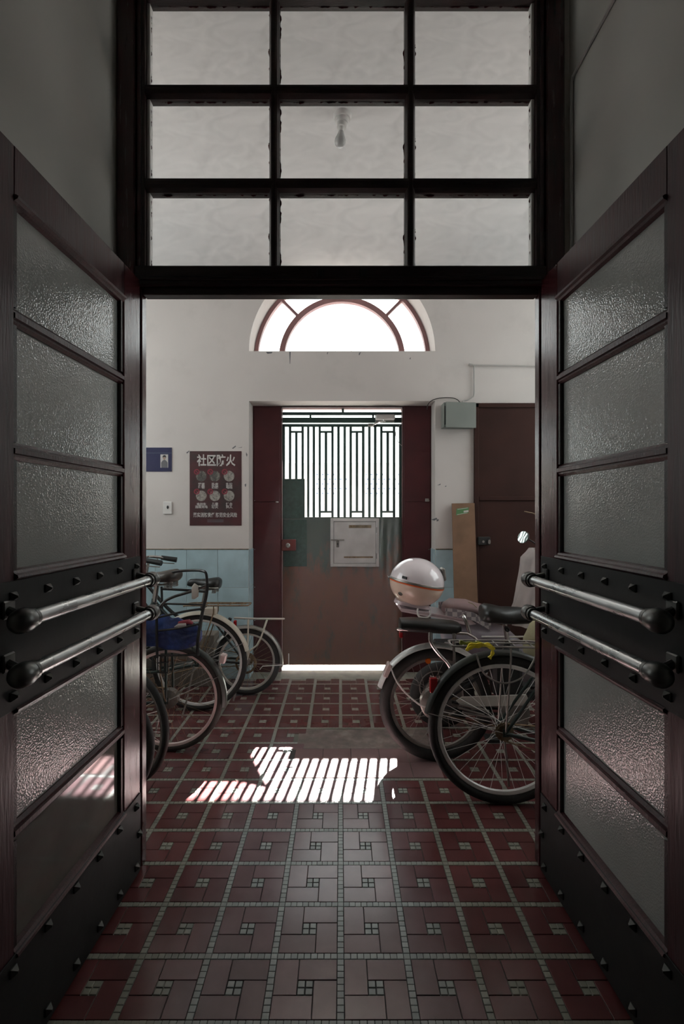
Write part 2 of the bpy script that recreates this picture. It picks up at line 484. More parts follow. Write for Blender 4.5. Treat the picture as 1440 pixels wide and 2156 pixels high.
# rusting door sheet: green paint high up, worn to rust-brown lower down
def door_sheet():
    m = mat('worn_door_sheet', (0.03, 0.06, 0.05), 0.48, var=0.2, vs=14, bump=0.1, bs=50)
    nt = m.node_tree; N = nt.nodes; L = nt.links; b = N['Principled BSDF']
    tc = N.new('ShaderNodeTexCoord')
    mp = N.new('ShaderNodeMapping'); mp.inputs['Scale'].default_value = (6, 6, 2.0); L.new(tc.outputs['Object'], mp.inputs['Vector'])
    n1 = N.new('ShaderNodeTexNoise'); n1.inputs['Scale'].default_value = 1.6; n1.inputs['Detail'].default_value = 8; n1.inputs['Roughness'].default_value = 0.7
    L.new(mp.outputs[0], n1.inputs['Vector'])
    sp = N.new('ShaderNodeSeparateXYZ'); L.new(tc.outputs['Object'], sp.inputs[0])
    h = N.new('ShaderNodeMapRange'); h.inputs['From Min'].default_value = 1.25; h.inputs['From Max'].default_value = 0.75
    h.inputs['To Min'].default_value = -0.22; h.inputs['To Max'].default_value = 0.16
    L.new(sp.outputs['Z'], h.inputs['Value'])
    ad = N.new('ShaderNodeMath'); ad.operation = 'ADD'; L.new(n1.outputs['Fac'], ad.inputs[0]); L.new(h.outputs[0], ad.inputs[1])
    mr = N.new('ShaderNodeMapRange'); mr.inputs['From Min'].default_value = 0.44; mr.inputs['From Max'].default_value = 0.62
    L.new(ad.outputs[0], mr.inputs['Value'])
    mx = N.new('ShaderNodeMix'); mx.data_type = 'RGBA'
    mx.inputs['A'].default_value = (0.055, 0.075, 0.064, 1); mx.inputs['B'].default_value = (0.165, 0.072, 0.048, 1)
    L.new(mr.outputs[0], mx.inputs['Factor']); L.new(mx.outputs['Result'], b.inputs['Base Color'])
    return m
M['door_sheet'] = door_sheet()

# floor tiles: brick red, middle painted paler for window reflection as well as wear
def floor_mats():
    def wear_glare(name, side, mid, rough, rnd, var):
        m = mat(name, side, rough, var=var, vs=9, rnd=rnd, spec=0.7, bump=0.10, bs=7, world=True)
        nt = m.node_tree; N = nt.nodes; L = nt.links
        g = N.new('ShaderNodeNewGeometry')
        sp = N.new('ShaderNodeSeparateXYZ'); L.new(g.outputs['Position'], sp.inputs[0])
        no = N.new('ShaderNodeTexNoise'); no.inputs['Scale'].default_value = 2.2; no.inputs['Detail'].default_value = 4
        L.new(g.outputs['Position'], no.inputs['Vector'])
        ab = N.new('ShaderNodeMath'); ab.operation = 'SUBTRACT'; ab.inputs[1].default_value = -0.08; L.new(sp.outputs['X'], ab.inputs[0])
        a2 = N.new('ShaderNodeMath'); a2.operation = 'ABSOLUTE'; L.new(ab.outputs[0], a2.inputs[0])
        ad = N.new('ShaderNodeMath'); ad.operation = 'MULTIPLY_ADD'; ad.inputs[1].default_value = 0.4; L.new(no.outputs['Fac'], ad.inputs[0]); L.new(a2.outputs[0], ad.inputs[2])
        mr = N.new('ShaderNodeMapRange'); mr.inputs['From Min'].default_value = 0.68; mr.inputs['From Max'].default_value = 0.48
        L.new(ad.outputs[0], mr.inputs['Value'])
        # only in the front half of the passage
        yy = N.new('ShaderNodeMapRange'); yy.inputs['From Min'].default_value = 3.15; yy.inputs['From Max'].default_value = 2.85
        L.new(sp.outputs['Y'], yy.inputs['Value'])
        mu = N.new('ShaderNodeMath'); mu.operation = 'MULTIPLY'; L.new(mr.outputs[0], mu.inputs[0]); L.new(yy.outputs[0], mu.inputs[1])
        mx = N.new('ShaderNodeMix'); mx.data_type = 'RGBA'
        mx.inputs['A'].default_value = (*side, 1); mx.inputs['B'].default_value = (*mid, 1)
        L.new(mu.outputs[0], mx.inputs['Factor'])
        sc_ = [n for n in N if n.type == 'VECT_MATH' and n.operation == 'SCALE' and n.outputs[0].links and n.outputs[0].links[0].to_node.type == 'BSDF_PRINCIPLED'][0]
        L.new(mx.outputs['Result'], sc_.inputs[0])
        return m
    M['tile'] = wear_glare('red_floor_tile', (0.120, 0.036, 0.036), (0.190, 0.120, 0.130), 0.21, 0.12, 0.14)
    M['tess'] = wear_glare('mosaic_tile', (0.25, 0.245, 0.20), (0.34, 0.37, 0.36), 0.35, 0.10, 0.10)
    M['grout'] = wear_glare('floor_grout', (0.21, 0.20, 0.165), (0.022, 0.020, 0.020), 0.7, 0.0, 0.15)
floor_mats()
M['plain_tile'] = mat('plain_rose_tile', (0.24, 0.15, 0.15), 0.24, var=0.14, vs=6, rnd=0.08, bump=0.08, bs=7)

# ================================================================== SETTING
HX, CZ = 2.6, 3.34            # hall half width, hall ceiling height
WY0, WY1 = 4.05, 4.45         # far wall
FY0, FY1 = 1.885, 1.95        # timber frame plane
ARX, ARZ, ARR = 0.0116, 2.660, 0.7546
REC0, REC1, RECZ = -0.743, 0.768, 2.255

b = MB()
b.box(-HX, REC0, WY0, WY1, -0.1, CZ); b.box(REC1, HX, WY0, WY1, -0.1, CZ)
b.box(REC0, REC1, WY0, WY1, RECZ, ARZ)
prev = None
pts = []
for i in range(41):
    a = PI - PI * i / 40
    pts.append((ARX + ARR * math.cos(a), min(ARZ + ARR * math.sin(a), CZ - 0.012)))
pts[0] = (REC0, ARZ); pts[-1] = (REC1, ARZ)
for (x0, z0), (x1, z1) in zip(pts, pts[1:]):
    b.prism([(x0, WY0, z0), (x1, WY0, z1), (x1, WY0, CZ), (x0, WY0, CZ)], (0, WY1 - WY0, 0))
bmesh.ops.remove_doubles(b.b, verts=b.b.verts[:], dist=1e-5)
wall_back = struct(b.build('wall_back', M['plaster'], smooth=False))
# hall side walls, hall front wall beside the frame, vestibule
SWY0, SWY1, SWZ0, SWZ1 = 2.25, 3.85, 1.35, 3.15     # unseen side wall windows, added to brighten the hall
for s, nm, wn in ((-1, 'wall_left', 'window_added_left'), (1, 'wall_right', 'window_added_right')):
    xa, xc = (s * HX, s * (HX + 0.15))
    b = MB()
    b.box(xa, xc, FY0, SWY0, -0.1, CZ); b.box(xa, xc, SWY1, WY1, -0.1, CZ)
    b.box(xa, xc, SWY0, SWY1, -0.1, SWZ0); b.box(xa, xc, SWY0, SWY1, SWZ1, CZ)
    struct(b.build(nm, M['plaster'], smooth=False))
    wr = bpy.data.objects.new(wn, None); C.objects.link(wr); struct(wr)
    xm = s * (HX + 0.08)
    for (y0, y1, z0, z1) in ((SWY0, SWY0 + 0.05, SWZ0, SWZ1), (SWY1 - 0.05, SWY1, SWZ0, SWZ1), (SWY0 + 0.05, SWY1 - 0.05, SWZ0, SWZ0 + 0.05), (SWY0 + 0.05, SWY1 - 0.05, SWZ1 - 0.05, SWZ1), ((SWY0 + SWY1) / 2 - 0.02, (SWY0 + SWY1) / 2 + 0.02, SWZ0 + 0.05, SWZ1 - 0.05)):
        MB().box(xm - 0.025, xm + 0.025, y0, y1, z0, z1, 0.003).build('window_frame', M['red_wood'], wr, smooth=False)
    for k in range(2):
        ya = SWY0 + 0.05 + k * (SWY1 - SWY0 - 0.06) / 2
        MB().box(xm - 0.002, xm + 0.002, ya, ya + (SWY1 - SWY0 - 0.14) / 2, SWZ0 + 0.05, SWZ1 - 0.05).build('pane', M['window_glass'], wr, smooth=False)
struct(MB().box(-HX, -0.848, FY0 + 0.01, FY1, -0.1, CZ).build('wall_front_left', M['plaster'], smooth=False))
struct(MB().box(0.848, HX, FY0 + 0.01, FY1, -0.1, CZ).build('wall_front_right', M['plaster'], smooth=False))
struct(MB().box(-1.0, 1.0, FY0 + 0.01, FY1, CZ, 3.6).build('wall_front_top', M['plaster'], smooth=False))
struct(MB().box(-HX - 0.15, HX + 0.15, FY1, WY1, CZ, CZ + 0.15).build('ceiling', M['ceiling'], smooth=False))
struct(MB().box(-1.02, -0.850, -1.8, FY0 + 0.01, -0.1, 3.5).build('wall_vestibule_left', M['vest'], smooth=False))
struct(MB().box(0.868, 1.02, -1.8, FY0 + 0.01, -0.1, 3.5).build('wall_vestibule_right', M['vest'], smooth=False))
struct(MB().box(-1.02, 1.02, -1.95, -1.8, -0.1, 3.5).build('wall_vestibule_rear', M['vest'], smooth=False))
struct(MB().box(-1.02, 1.02, -1.95, FY0 + 0.01, 3.44, 3.6).build('ceiling_vestibule', M['vest'], smooth=False))
# outdoors: yard, pierced garden wall, unseen roof slab added to cut the sun
struct(MB().box(-14, 14, WY1, 30, -0.2, 0.0).build('floor_yard', M['concrete'], smooth=False))
struct(MB().box(-4, 4, WY1 - 0.3, WY1, CZ + 0.15, 5.6).build('wall_upper', M['yard_wall'], smooth=False))
sun_block = struct(MB().box(-4, 4, WY1, 8.03, 5.2, 5.42).build('ceiling_sun_block', M['yard_wall'], smooth=False))
MB().prism([(-0.10, 6.0, 2.955), (0.095, 6.0, 3.27), (-0.10, 6.0, 3.20)], (0, 0.02, 0)).build('sun_cut_wedge', M['yard_wall'], sun_block, smooth=False)  # unseen wedge added to cut the sun patch along a diagonal
MB().box(0.11, 1.6, 6.0, 6.02, 2.86, 3.0).build('sun_cut_slat', M['yard_wall'], sun_block, smooth=False)  # unseen slat added to shade the right of the sun patch
for x in (-0.06, 0.13, 1.5):
    MB().tube([(x, 6.01, 2.98), (x, 6.01, 5.2)], 0.006, 6).build('sun_cut_rod', M['yard_wall'], sun_block)  # rods carrying the added sun cutters
gy = 9.0
g = struct(MB().box(-6, 6, gy, gy + 0.2, 0, 2.25, 0.01).build('wall_garden', M['yard_wall'], smooth=False))
hb = MB()
for (xa, n) in ((-0.42, 6), (0.46, 7)):
    for i in range(n):
        for j in range(5):
            c = Vector((xa + i * 0.098 + (0.03 if j % 2 else 0), gy - 0.004, 1.70 + j * 0.085))
            hb.lathe([(0.0, 0), (0.018, 0), (0.018, 0.01), (0.0, 0.01)], Matrix.Translation(c) @ Matrix.Rotation(PI / 2, 4, 'X'), seg=8)
hb.build('hole_shade', M['slate'], g, kind='stuff')  # dark discs painted in for the shade inside the piercings

# ------------------------------------------------------------------ wall tiles of the wainscot
TW, TH = 0.252, 0.308
me_tile = {}
def wall_tile(x0, x1, z0, z1, y=WY0):
    k = (round(x1 - x0, 3), round(z1 - z0, 3))
    if k not in me_tile:
        me_tile[k] = MB().box(0.0012, k[0] - 0.0012, -0.007, 0.0, 0.0012, k[1] - 0.0012, 0.0015).mesh('wall_tile', M['blue_tile'], False)
    o = link('wall_tile', me_tile[k], wall_back)
    o.location = (x0, y, z0)
    return o
WZ = 1.052
rows = [(WZ - TH * (i + 1), WZ - TH * i) for i in range(3)] + [(0.004, WZ - TH * 3)]
for (z0, z1) in rows:
    x = REC0
    while x > -HX + 0.1:
        wall_tile(x - TW, x, z0, z1); x -= TW
    wall_tile(REC1, REC1 + TW, z0, z1)
    wall_tile(REC1 + TW, 1.070, z0, z1)
    # reveals of the recess
    o = link('wall_tile', MB().box(0, 0.007, 0.0012, 0.17, 0.0012, z1 - z0 - 0.0012, 0.0012).mesh('wall_tile', M['blue_tile'], False), wall_back); o.location = (REC0, WY0, z0)
    o = link('wall_tile', MB().box(-0.007, 0, 0.0012, 0.17, 0.0012, z1 - z0 - 0.0012, 0.0012).mesh('wall_tile', M['blue_tile'], False), wall_back); o.location = (REC1, WY0, z0)
MB().box(-HX, REC0 - 0.002, WY0 - 0.010, WY0, WZ, WZ + 0.006).build('tile_edging', M['rusty'], wall_back, smooth=False)
MB().box(REC1 + 0.002, 1.070, WY0 - 0.010, WY0, WZ, WZ + 0.006).build('tile_edging', M['rusty'], wall_back, smooth=False)

# scuffs, cracks and glue marks on the plaster
b = MB()
for pl in ([(609, 741), (612, 741), (611, 766), (610, 766)], [(560, 741), (574, 741), (572, 744), (563, 745)], [(688, 743), (691, 741), (689, 747)], [(756, 743), (760, 741), (757, 748), (755, 747)], [(862, 755), (865, 752), (864, 757)],
           [(488, 944), (496, 938), (497, 940), (491, 945)], [(392, 953), (399, 948), (398, 951), (394, 955)], [(518, 952), (521, 957), (520, 962), (518, 958)], [(908, 1094), (919, 1090), (921, 1093), (914, 1096)],
           [(919, 1094), (924, 1093), (923, 1097), (919, 1098)], [(936, 1024), (940, 1022), (939, 1025)], [(920, 1022), (928, 1018), (927, 1021)], [(515, 1020), (518, 1018), (518, 1024), (516, 1025)], [(500, 943), (510, 941), (509, 942.5)]):
    b.prism([at(u, v, WY0) + Vector((0, -0.0006, 0)) for u, v in pl], (0, 0.0008, 0))
b.build('scuff', M['greyp'], wall_back, smooth=False, kind='stuff')

# ------------------------------------------------------------------ floor
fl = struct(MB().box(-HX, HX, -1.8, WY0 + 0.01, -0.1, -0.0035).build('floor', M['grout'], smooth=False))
thr = MB().box(REC0, REC1, WY0 + 0.01, WY1, -0.1, -0.002)
struct(thr.build('floor_threshold', M['stone'], smooth=False))
S, LW = 0.2015, 0.0205
A_, B_ = 0.1125, 0.0675
INT = S - LW
k_ = INT / (A_ + B_)
A_, B_ = A_ * k_, B_ * k_
def piece_mesh(name, w, d, m, ch=0.0009, g=0.0011):
    b = MB()
    x, y = w / 2 - g, d / 2 - g
    b.rings([[Vector((-x, -y, -0.006)), Vector((x, -y, -0.006)), Vector((x, y, -0.006)), Vector((-x, y, -0.006))],
             [Vector((-x, -y, -ch)), Vector((x, -y, -ch)), Vector((x, y, -ch)), Vector((-x, y, -ch))],
             [Vector((-x + ch, -y + ch, 0)), Vector((x - ch, -y + ch, 0)), Vector((x - ch, y - ch, 0)), Vector((-x + ch, y - ch, 0))]])
    return b.mesh(name, m, False)
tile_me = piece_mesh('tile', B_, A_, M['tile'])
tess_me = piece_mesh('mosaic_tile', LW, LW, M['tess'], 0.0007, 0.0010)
Y0 = 1.52
tiles, tess = [], []
def inside(x, y, r=0.02):
    if y < FY1 + 0.02:
        return abs(x) < 0.845 - r * 0.4
    return abs(x) < HX - r and y < WY0 + 0.01 - r
def repaired(x, y):
    return -0.262 < x < 0.54 and 2.54 < y < 3.115
for j in range(-10, 13):
    for i in range(-13, 13):
        cx, cy = i * S, Y0 + j * S          # lane crossing at lower left
        x0, y0 = cx + LW / 2, cy + LW / 2
        far = abs(cx + S / 2) > 1.75
        if far: continue
        for (px_, py_, rot) in ((x0 + B_ / 2, y0 + INT - A_ / 2, 0), (x0 + B_ + A_ / 2, y0 + INT - B_ / 2, 1),
                                (x0 + A_ + B_ / 2, y0 + A_ / 2, 0), (x0 + A_ / 2, y0 + B_ / 2, 1)):
            if inside(px_, py_, 0.055) and not repaired(px_, py_): tiles.append((px_, py_, rot))
        cs = A_ - B_
        for a in (0, 1):
            for c in (0, 1):
                q = (x0 + B_ + cs * (0.25 + 0.5 * a), y0 + B_ + cs * (0.25 + 0.5 * c))
                if inside(*q) and not repaired(*q): tess.append(q)
        if inside(cx, cy) and not repaired(cx, cy): tess.append((cx, cy))
        for n in range(9):
            q = (cx, y0 + INT * (n + 0.5) / 9)
            if inside(*q) and not repaired(*q): tess.append(q)
            q = (x0 + INT * (n + 0.5) / 9, cy)
            if inside(*q) and not repaired(*q): tess.append(q)
def in_view(x, y):
    if y < 1.30: return False
    if y < 1.9 and abs(x) > 0.75: return False
    px_ = XC + x * F / y
    return 0 < px_ < 1440 and YC + CH * F / y < 2150
def lay(lst, me, name, field, rotf, limit=300):
    vis = sorted([q for q in lst if in_view(q[0], q[1])], key=lambda q: (q[1] + abs(q[0]) * 0.3))
    pick = set(vis[:limit])
    rest = [q for q in lst if q not in pick]
    for q in pick:
        o = link(name, me, fl)
        o.location = (q[0], q[1], random.uniform(-0.0003, 0.0003))
        o.rotation_euler = (random.uniform(-0.0025, 0.0025), random.uniform(-0.0025, 0.0025), PI / 2 if rotf(q) else 0)
    verts, faces = [], []
    bv = [v.co.copy() for v in me.vertices]; bf = [list(p.vertices) for p in me.polygons]
    for q in rest:
        base = len(verts)
        dz = random.uniform(-0.0003, 0.0003)
        tx, ty = random.uniform(-0.0025, 0.0025), random.uniform(-0.0025, 0.0025)
        for v in bv:
            x, y = (-v.y, v.x) if rotf(q) else (v.x, v.y)
            verts.append((x + q[0], y + q[1], v.z + dz + x * tx + y * ty))
        faces += [[base + k for k in f] for f in bf]
    m2 = bpy.data.meshes.new(field); m2.from_pydata(verts, [], faces); m2.materials.append(me.materials[0])
    link(field, m2, fl, kind='stuff')
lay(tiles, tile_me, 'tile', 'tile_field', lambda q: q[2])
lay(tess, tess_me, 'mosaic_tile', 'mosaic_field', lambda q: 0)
# repaired strip: plain square tiles and a rough cement patch
pm = piece_mesh('plain_tile', 0.157, 0.157, M['plain_tile'], 0.001, 0.0012)
for r in range(2):
    for c in range(5):
        o = link('plain_tile', pm, fl); o.location = (-0.255 + 0.157 * (c + 0.5), 2.545 + 0.157 * (r + 0.5), 0.0)
b = MB()
N1, N2 = 26, 10
gv = [[b.b.verts.new((-0.255 + 0.79 * i / N1, 2.862 + 0.25 * j / N2, -0.0012 + (random.uniform(-0.0012, 0.0012)))) for j in range(N2 + 1)] for i in range(N1 + 1)]
for i in range(N1):
    for j in range(N2):
        b.face((gv[i][j], gv[i + 1][j], gv[i + 1][j + 1], gv[i][j + 1]))
b.build('cement_patch', M['cement'], fl)

# ------------------------------------------------------------------ arched window (window_1)
wy = 4.27
w1 = bpy.data.objects.new('window_1', None); C.objects.link(w1); struct(w1)
def arc_band(r0, r1, a0=0, a1=PI, zmax=CZ - 0.015, y0=wy, y1=wy + 0.05, seg=40):
    b = MB()
    P = []
    for i in range(seg + 1):
        a = a0 + (a1 - a0) * i / seg
        P.append((math.cos(a), math.sin(a)))
    for (c0, s0), (c1, s1) in zip(P, P[1:]):
        q = [(ARX + r0 * c0, y0, min(zmax, ARZ + r0 * s0)), (ARX + r1 * c0, y0, min(zmax, ARZ + r1 * s0)),
             (ARX + r1 * c1, y0, min(zmax, ARZ + r1 * s1)), (ARX + r0 * c1, y0, min(zmax, ARZ + r0 * s1))]
        b.prism(q, (0, y1 - y0, 0))
    bmesh.ops.remove_doubles(b.b, verts=b.b.verts[:], dist=1e-5)
    return b
arc_band(0.720, ARR - 0.003).build('arch_frame', M['arch_paint'], w1, smooth=False)
arc_band(0.495, 0.540).build('inner_arch', M['arch_paint'], w1, smooth=False)
MB().box(ARX - ARR + 0.012, ARX + ARR - 0.012, wy, wy + 0.05, ARZ + 0.001, ARZ + 0.035).build('bottom_rail', M['arch_paint'], w1, smooth=False)
for a in (PI / 4, PI / 2, 3 * PI / 4):
    r1 = 0.725 if a != PI / 2 else 0.662
    if a == PI / 2: continue
    m = Matrix.Translation((ARX, wy + 0.025, ARZ)) @ Matrix.Rotation(-a, 4, 'Y')
    MB().box(0.538, r1, -0.02, 0.02, -0.011, 0.011, m=m).build('glazing_bar', M['arch_paint'], w1, smooth=False)
for (r0, r1, a0, a1) in ((0.001, 0.497, 0, PI), (0.538, 0.722, 0.001, PI / 4 - 0.02), (0.538, 0.722, PI / 4 + 0.02, 3 * PI / 4 - 0.02), (0.538, 0.722, 3 * PI / 4 + 0.02, PI)):
    arc_band(r0, r1, a0, a1, y0=wy + 0.022, y1=wy + 0.026, seg=20).build('pane', M['window_glass'], w1, smooth=False)

# ------------------------------------------------------------------ far door (door_1): green iron lattice over a rusty sheet
DY = 4.30
def dx(cx): return (590 + cx * 0.1875 - XC) * DY / F
def dz(cy): return CH - (840 + cy * 0.1875 - YC) * DY / F
d1 = bpy.data.objects.new('door_1', None); C.objects.link(d1); struct(d1)
BT = 0.010
zb = dz(1326)
MB().box(dx(25), dx(1362), DY, DY + 0.04, 0.038, zb, 0.003).build('sheet', M['door_sheet'], d1, smooth=False)
for (a, c) in ((25, 52), (1335, 1362)):
    MB().box(dx(a), dx(c), DY, DY + 0.03, zb, dz(280), 0.002).build('stile', M['green_iron'], d1, smooth=False)
MB().box(dx(25), dx(1362), DY, DY + 0.03, dz(310), dz(280), 0.002).build('top_rail', M['green_iron'], d1, smooth=False)
full = [(98, 120), (240, 262), (303, 323), (365, 388), (433, 453), (575, 597), (642, 665), (712, 735), (780, 803), (920, 945), (990, 1013), (1055, 1080), (1125, 1147), (1268, 1290)]
for (a, c) in full:
    MB().box(dx(a - 3), dx(c + 3), DY + 0.004, DY + 0.022, zb, dz(309), 0.002).build('lattice_bar', M['green_iron'], d1, smooth=False)
for (a, c, l, r) in ((168, 190, 120, 240), (500, 525, 453, 575), (850, 873, 803, 920), (1195, 1220, 1147, 1268)):
    MB().box(dx(a - 3), dx(c + 3), DY + 0.004, DY + 0.022, dz(1257), dz(379), 0.002).build('lattice_bar', M['green_iron'], d1, smooth=False)
    for (t, u) in ((379, 356), (1279, 1256)):
        MB().box(dx(l), dx(r), DY + 0.004, DY + 0.022, dz(t), dz(u), 0.002).build('cross_bar', M['green_iron'], d1, smooth=False)
MB().box(dx(25), dx(276), DY - 0.006, DY + 0.003, dz(1340), dz(897), 0.002).build('cover_plate', M['green_plate'], d1, smooth=False)
MB().box(dx(40), dx(300), DY - 0.005, DY - 0.001, dz(1880), dz(1355), 0.001).build('lock_plate', M['green_plate'], d1, smooth=False)
lb = MB().box(dx(20), dx(180), DY - 0.055, DY - 0.004, dz(1700), dz(1575), 0.004).build('lock_box', M['lockred'], d1, smooth=False)
MB().lathe([(0.0, 0), (0.021, 0), (0.021, 0.006), (0.015, 0.012), (0.006, 0.013), (0.0, 0.010)], Matrix.Translation((dx(92), DY - 0.055, dz(1640))) @ Matrix.Rotation(PI / 2, 4, 'X'), 20).build('lock_cylinder', M['chrome'], lb)
# fixed bars above the leaf
MB().box(dx(25), dx(1362), DY + 0.004, DY + 0.03, dz(178), dz(146), 0.002).build('fixed_bar', M['green_iron'], d1, smooth=False)
MB().box(dx(25), dx(1362), DY + 0.004, DY + 0.035, dz(264), dz(207), 0.002).build('fixed_band', M['green_iron'], d1, smooth=False)
for c in (338, 1043):
    MB().box(dx(c - 10), dx(c + 10), DY + 0.006, DY + 0.028, dz(208), dz(176)).build('fixed_stub', M['green_iron'], d1, smooth=False)
MB().box(dx(690), dx(716), DY + 0.006, DY + 0.028, dz(147), dz(108)).build('fixed_stub', M['green_iron'], d1, smooth=False)
# steel door lining
b = MB()
b.box(dx(8), dx(22), DY - 0.05, DY + 0.06, 0, dz(92)); b.box(dx(1365), dx(1380), DY - 0.05, DY + 0.06, 0, dz(92)); b.box(dx(8), dx(1380), DY - 0.05, DY + 0.06, dz(104), dz(90))
b.build('door_lining', M['maroon_board'], d1, smooth=False)
# steel parcel box let into the door
mbx = MB()
z0, z1, x0, x1 = dz(1880), dz(1340), dx(565), dx(1108)
fw = 0.026
mbx.box(x0, x0 + fw, DY - 0.03, DY, z0, z1, 0.002); mbx.box(x1 - fw, x1, DY - 0.03, DY, z0, z1, 0.002)
mbx.box(x0 + fw, x1 - fw, DY - 0.03, DY, z0, z0 + fw, 0.002); mbx.box(x0 + fw, x1 - fw, DY - 0.03, DY, z1 - fw, z1, 0.002)
mb = mbx.build('parcel_box', M['steel'], d1, smooth=False, label='brushed steel parcel box on the sheet of the green iron door')
MB().box(x0 + fw + 0.003, x1 - fw - 0.003, DY - 0.026, DY - 0.004, z0 + fw + 0.003, z1 - fw - 0.003, 0.003).build('box_flap', M['steel'], mb, smooth=False)
MB().box(dx(568), dx(720), DY - 0.040, DY - 0.024, dz(1587), dz(1573), 0.002).build('hasp', M['dull_metal'], mb, smooth=False)
MB().box(dx(630), dx(662), DY - 0.036, DY - 0.024, dz(1665), dz(1590), 0.004).build('keyhole_plate', M['chrome'], mb, smooth=False)
MB().box(dx(640), dx(650), DY - 0.0375, DY - 0.035, dz(1640), dz(1612)).build('keyhole', M['hairp'], mb, smooth=False)
for c in (1470, 1760):
    MB().tube([(dx(1076), DY - 0.03, dz(c - 30)), (dx(1076), DY - 0.03, dz(c + 30))], 0.005, 8).build('box_hinge', M['dull_metal'], mb)
MB().box(dx(770), dx(1020), DY - 0.0275, DY - 0.0255, dz(1448), dz(1415)).build('peeled_label', M['rusty'], mb, smooth=False)
MB().box(dx(715), dx(1040), DY - 0.0275, DY - 0.0255, dz(1782), dz(1765)).build('peeled_label', M['rusty'], mb, smooth=False)
# hydraulic closer
cl = MB().box(dx(1065), dx(1280), DY - 0.075, DY - 0.005, dz(245), dz(190), 0.008).build('door_closer', M['steel'], d1, smooth=False)
MB().box(dx(1065), dx(1280), DY - 0.02, DY + 0.005, dz(268), dz(180), 0.003).build('closer_plate', M['grey_box'], cl, smooth=False)
MB().tube([(dx(1160), DY - 0.06, dz(250)), (dx(1160), DY - 0.06, dz(268))], 0.010, 10).build('pivot', M['chrome'], cl)
MB().tube([(dx(1160), DY - 0.06, dz(262)), (dx(1100), DY - 0.10, dz(280)), (dx(1040), DY - 0.055, dz(302))], 0.007, 6).build('closer_arm', M['chrome'], cl)
MB().box(dx(985), dx(1050), DY - 0.03, DY, dz(312), dz(280), 0.002).build('arm_bracket', M['dull_metal'], cl, smooth=False)
MB().tube([(dx(1345), DY - 0.02, dz(295)), (dx(1305), DY - 0.02, dz(340)), (dx(1292), DY - 0.02, dz(400)), (dx(1310), DY - 0.02, dz(470)), (dx(1362), DY - 0.02, dz(532))], 0.0028, 6, smooth=6).build('closer_wire', M['conduit'], d1)

# maroon boards closing the recess left and right (trim_1, trim_2) and over the door (trim_3)
BY = 4.225
seam = CH - (1057 - YC) * BY / F
def board(name, x0, x1, hinge_x):
    t = struct(MB().box(x0 - (0.009 if x0 < 0 else 0.004), x1 + (0.004 if x0 < 0 else 0.009), BY + 0.006, BY + 0.05, 0.0, RECZ).build(name, M['maroon_board'], smooth=False))
    MB().box(x0 + 0.001, x1 - 0.001, BY, BY + 0.006, 0.02, seam - 0.003, 0.002).build('panel', M['maroon_board'], t, smooth=False)
    MB().box(x0 + 0.001, x1 - 0.001, BY, BY + 0.006, seam + 0.003, RECZ - 0.012, 0.002).build('panel', M['maroon_board'], t, smooth=False)
    me = MB().lathe([(0.0, 0), (0.005, 0), (0.004, 0.003), (0.0, 0.004)], Matrix.Rotation(PI / 2, 4, 'X'), 8).mesh('screw', M['chrome'])
    for z in (seam + 0.012, seam - 0.40, seam - 0.72, seam - 1.0):
        o = link('screw', me, t); o.location = (hinge_x, BY, z)
    return t
tb1 = board('trim_1', REC0 + 0.009, dx(8) - 0.002, -0.725)
MB().box(-0.548, -0.524, BY - 0.012, BY, seam - 0.006, seam + 0.006, 0.002).build('bolt', M['chrome'], tb1, smooth=False)
tb2 = board('trim_2', dx(1380) + 0.002, REC1 - 0.009, 0.748)
MB().box(0.715, 0.745, BY - 0.014, BY, seam + 0.004, seam + 0.03, 0.003).build('bolt', M['dull_metal'], tb2, smooth=False)
struct(MB().box(dx(8), dx(1380), BY + 0.0, BY + 0.05, dz(90), RECZ).build('trim_3', M['maroon_board'], smooth=False))

# ------------------------------------------------------------------ timber frame and transom (window_2)
w2 = bpy.data.objects.new('window_2', None); C.objects.link(w2); struct(w2)
fs = FY0 / F
def fx(px): return (px - XC) * fs
def fz(py): return CH - (py - YC) * fs
BAR0, BAR1 = 2.180, 2.283
for s in (-1, 1):
    # jamb of two steps
    MB().box(s * 0.847, s * 0.778, FY0, FY1, 0, CZ, 0.004).build('jamb', M['gloss_wood'], w2, smooth=False)
    MB().box(s * 0.778, s * 0.756, FY0 + 0.018, FY1 - 0.004, 0, CZ, 0.003).build('jamb_stop', M['gloss_wood'], w2, smooth=False)
    MB().box(s * 0.756, s * 0.741, FY0 + 0.006, FY1 - 0.008, BAR1, CZ, 0.003).build('glazing_stile', M['dark_wood'], w2, smooth=False)
    MB().box(s * 0.741, s * 0.729, FY0 + 0.026, FY1 - 0.008, BAR1, CZ, 0.002).build('glazing_bead', M['white'], w2, smooth=False)
MB().box(-0.778, 0.778, FY0, FY1, BAR0 + 0.028, BAR1, 0.004).build('transom_rail', M['dark_wood'], w2, smooth=False)
MB().box(-0.756, 0.756, FY0 + 0.018, FY1, BAR0, BAR0 + 0.03, 0.004).build('rail_stop', M['dark_wood'], w2, smooth=False)
MB().box(-0.756, 0.756, FY0 - 0.006, FY0, BAR0 + 0.045, BAR0 + 0.060, 0.003).build('rail_moulding', M['dark_wood'], w2, smooth=False)
for px_ in (675, 765):
    MB().box(fx(px_ - 8), fx(px_ + 8), FY0 - 0.006, FY0 + 0.002, fz(588), fz(566), 0.002).build('catch_plate', M['steel_plate'], w2, smooth=False)
MB().box(-0.741, 0.741, FY0 + 0.004, FY1 - 0.004, 3.2975, CZ, 0.004).build('head_rail', M['dark_wood'], w2, smooth=False)
vx = [(fx(565), fx(587)), (fx(854), fx(876))]
hz = [(fz(197), fz(170)), (fz(397), fz(368))]
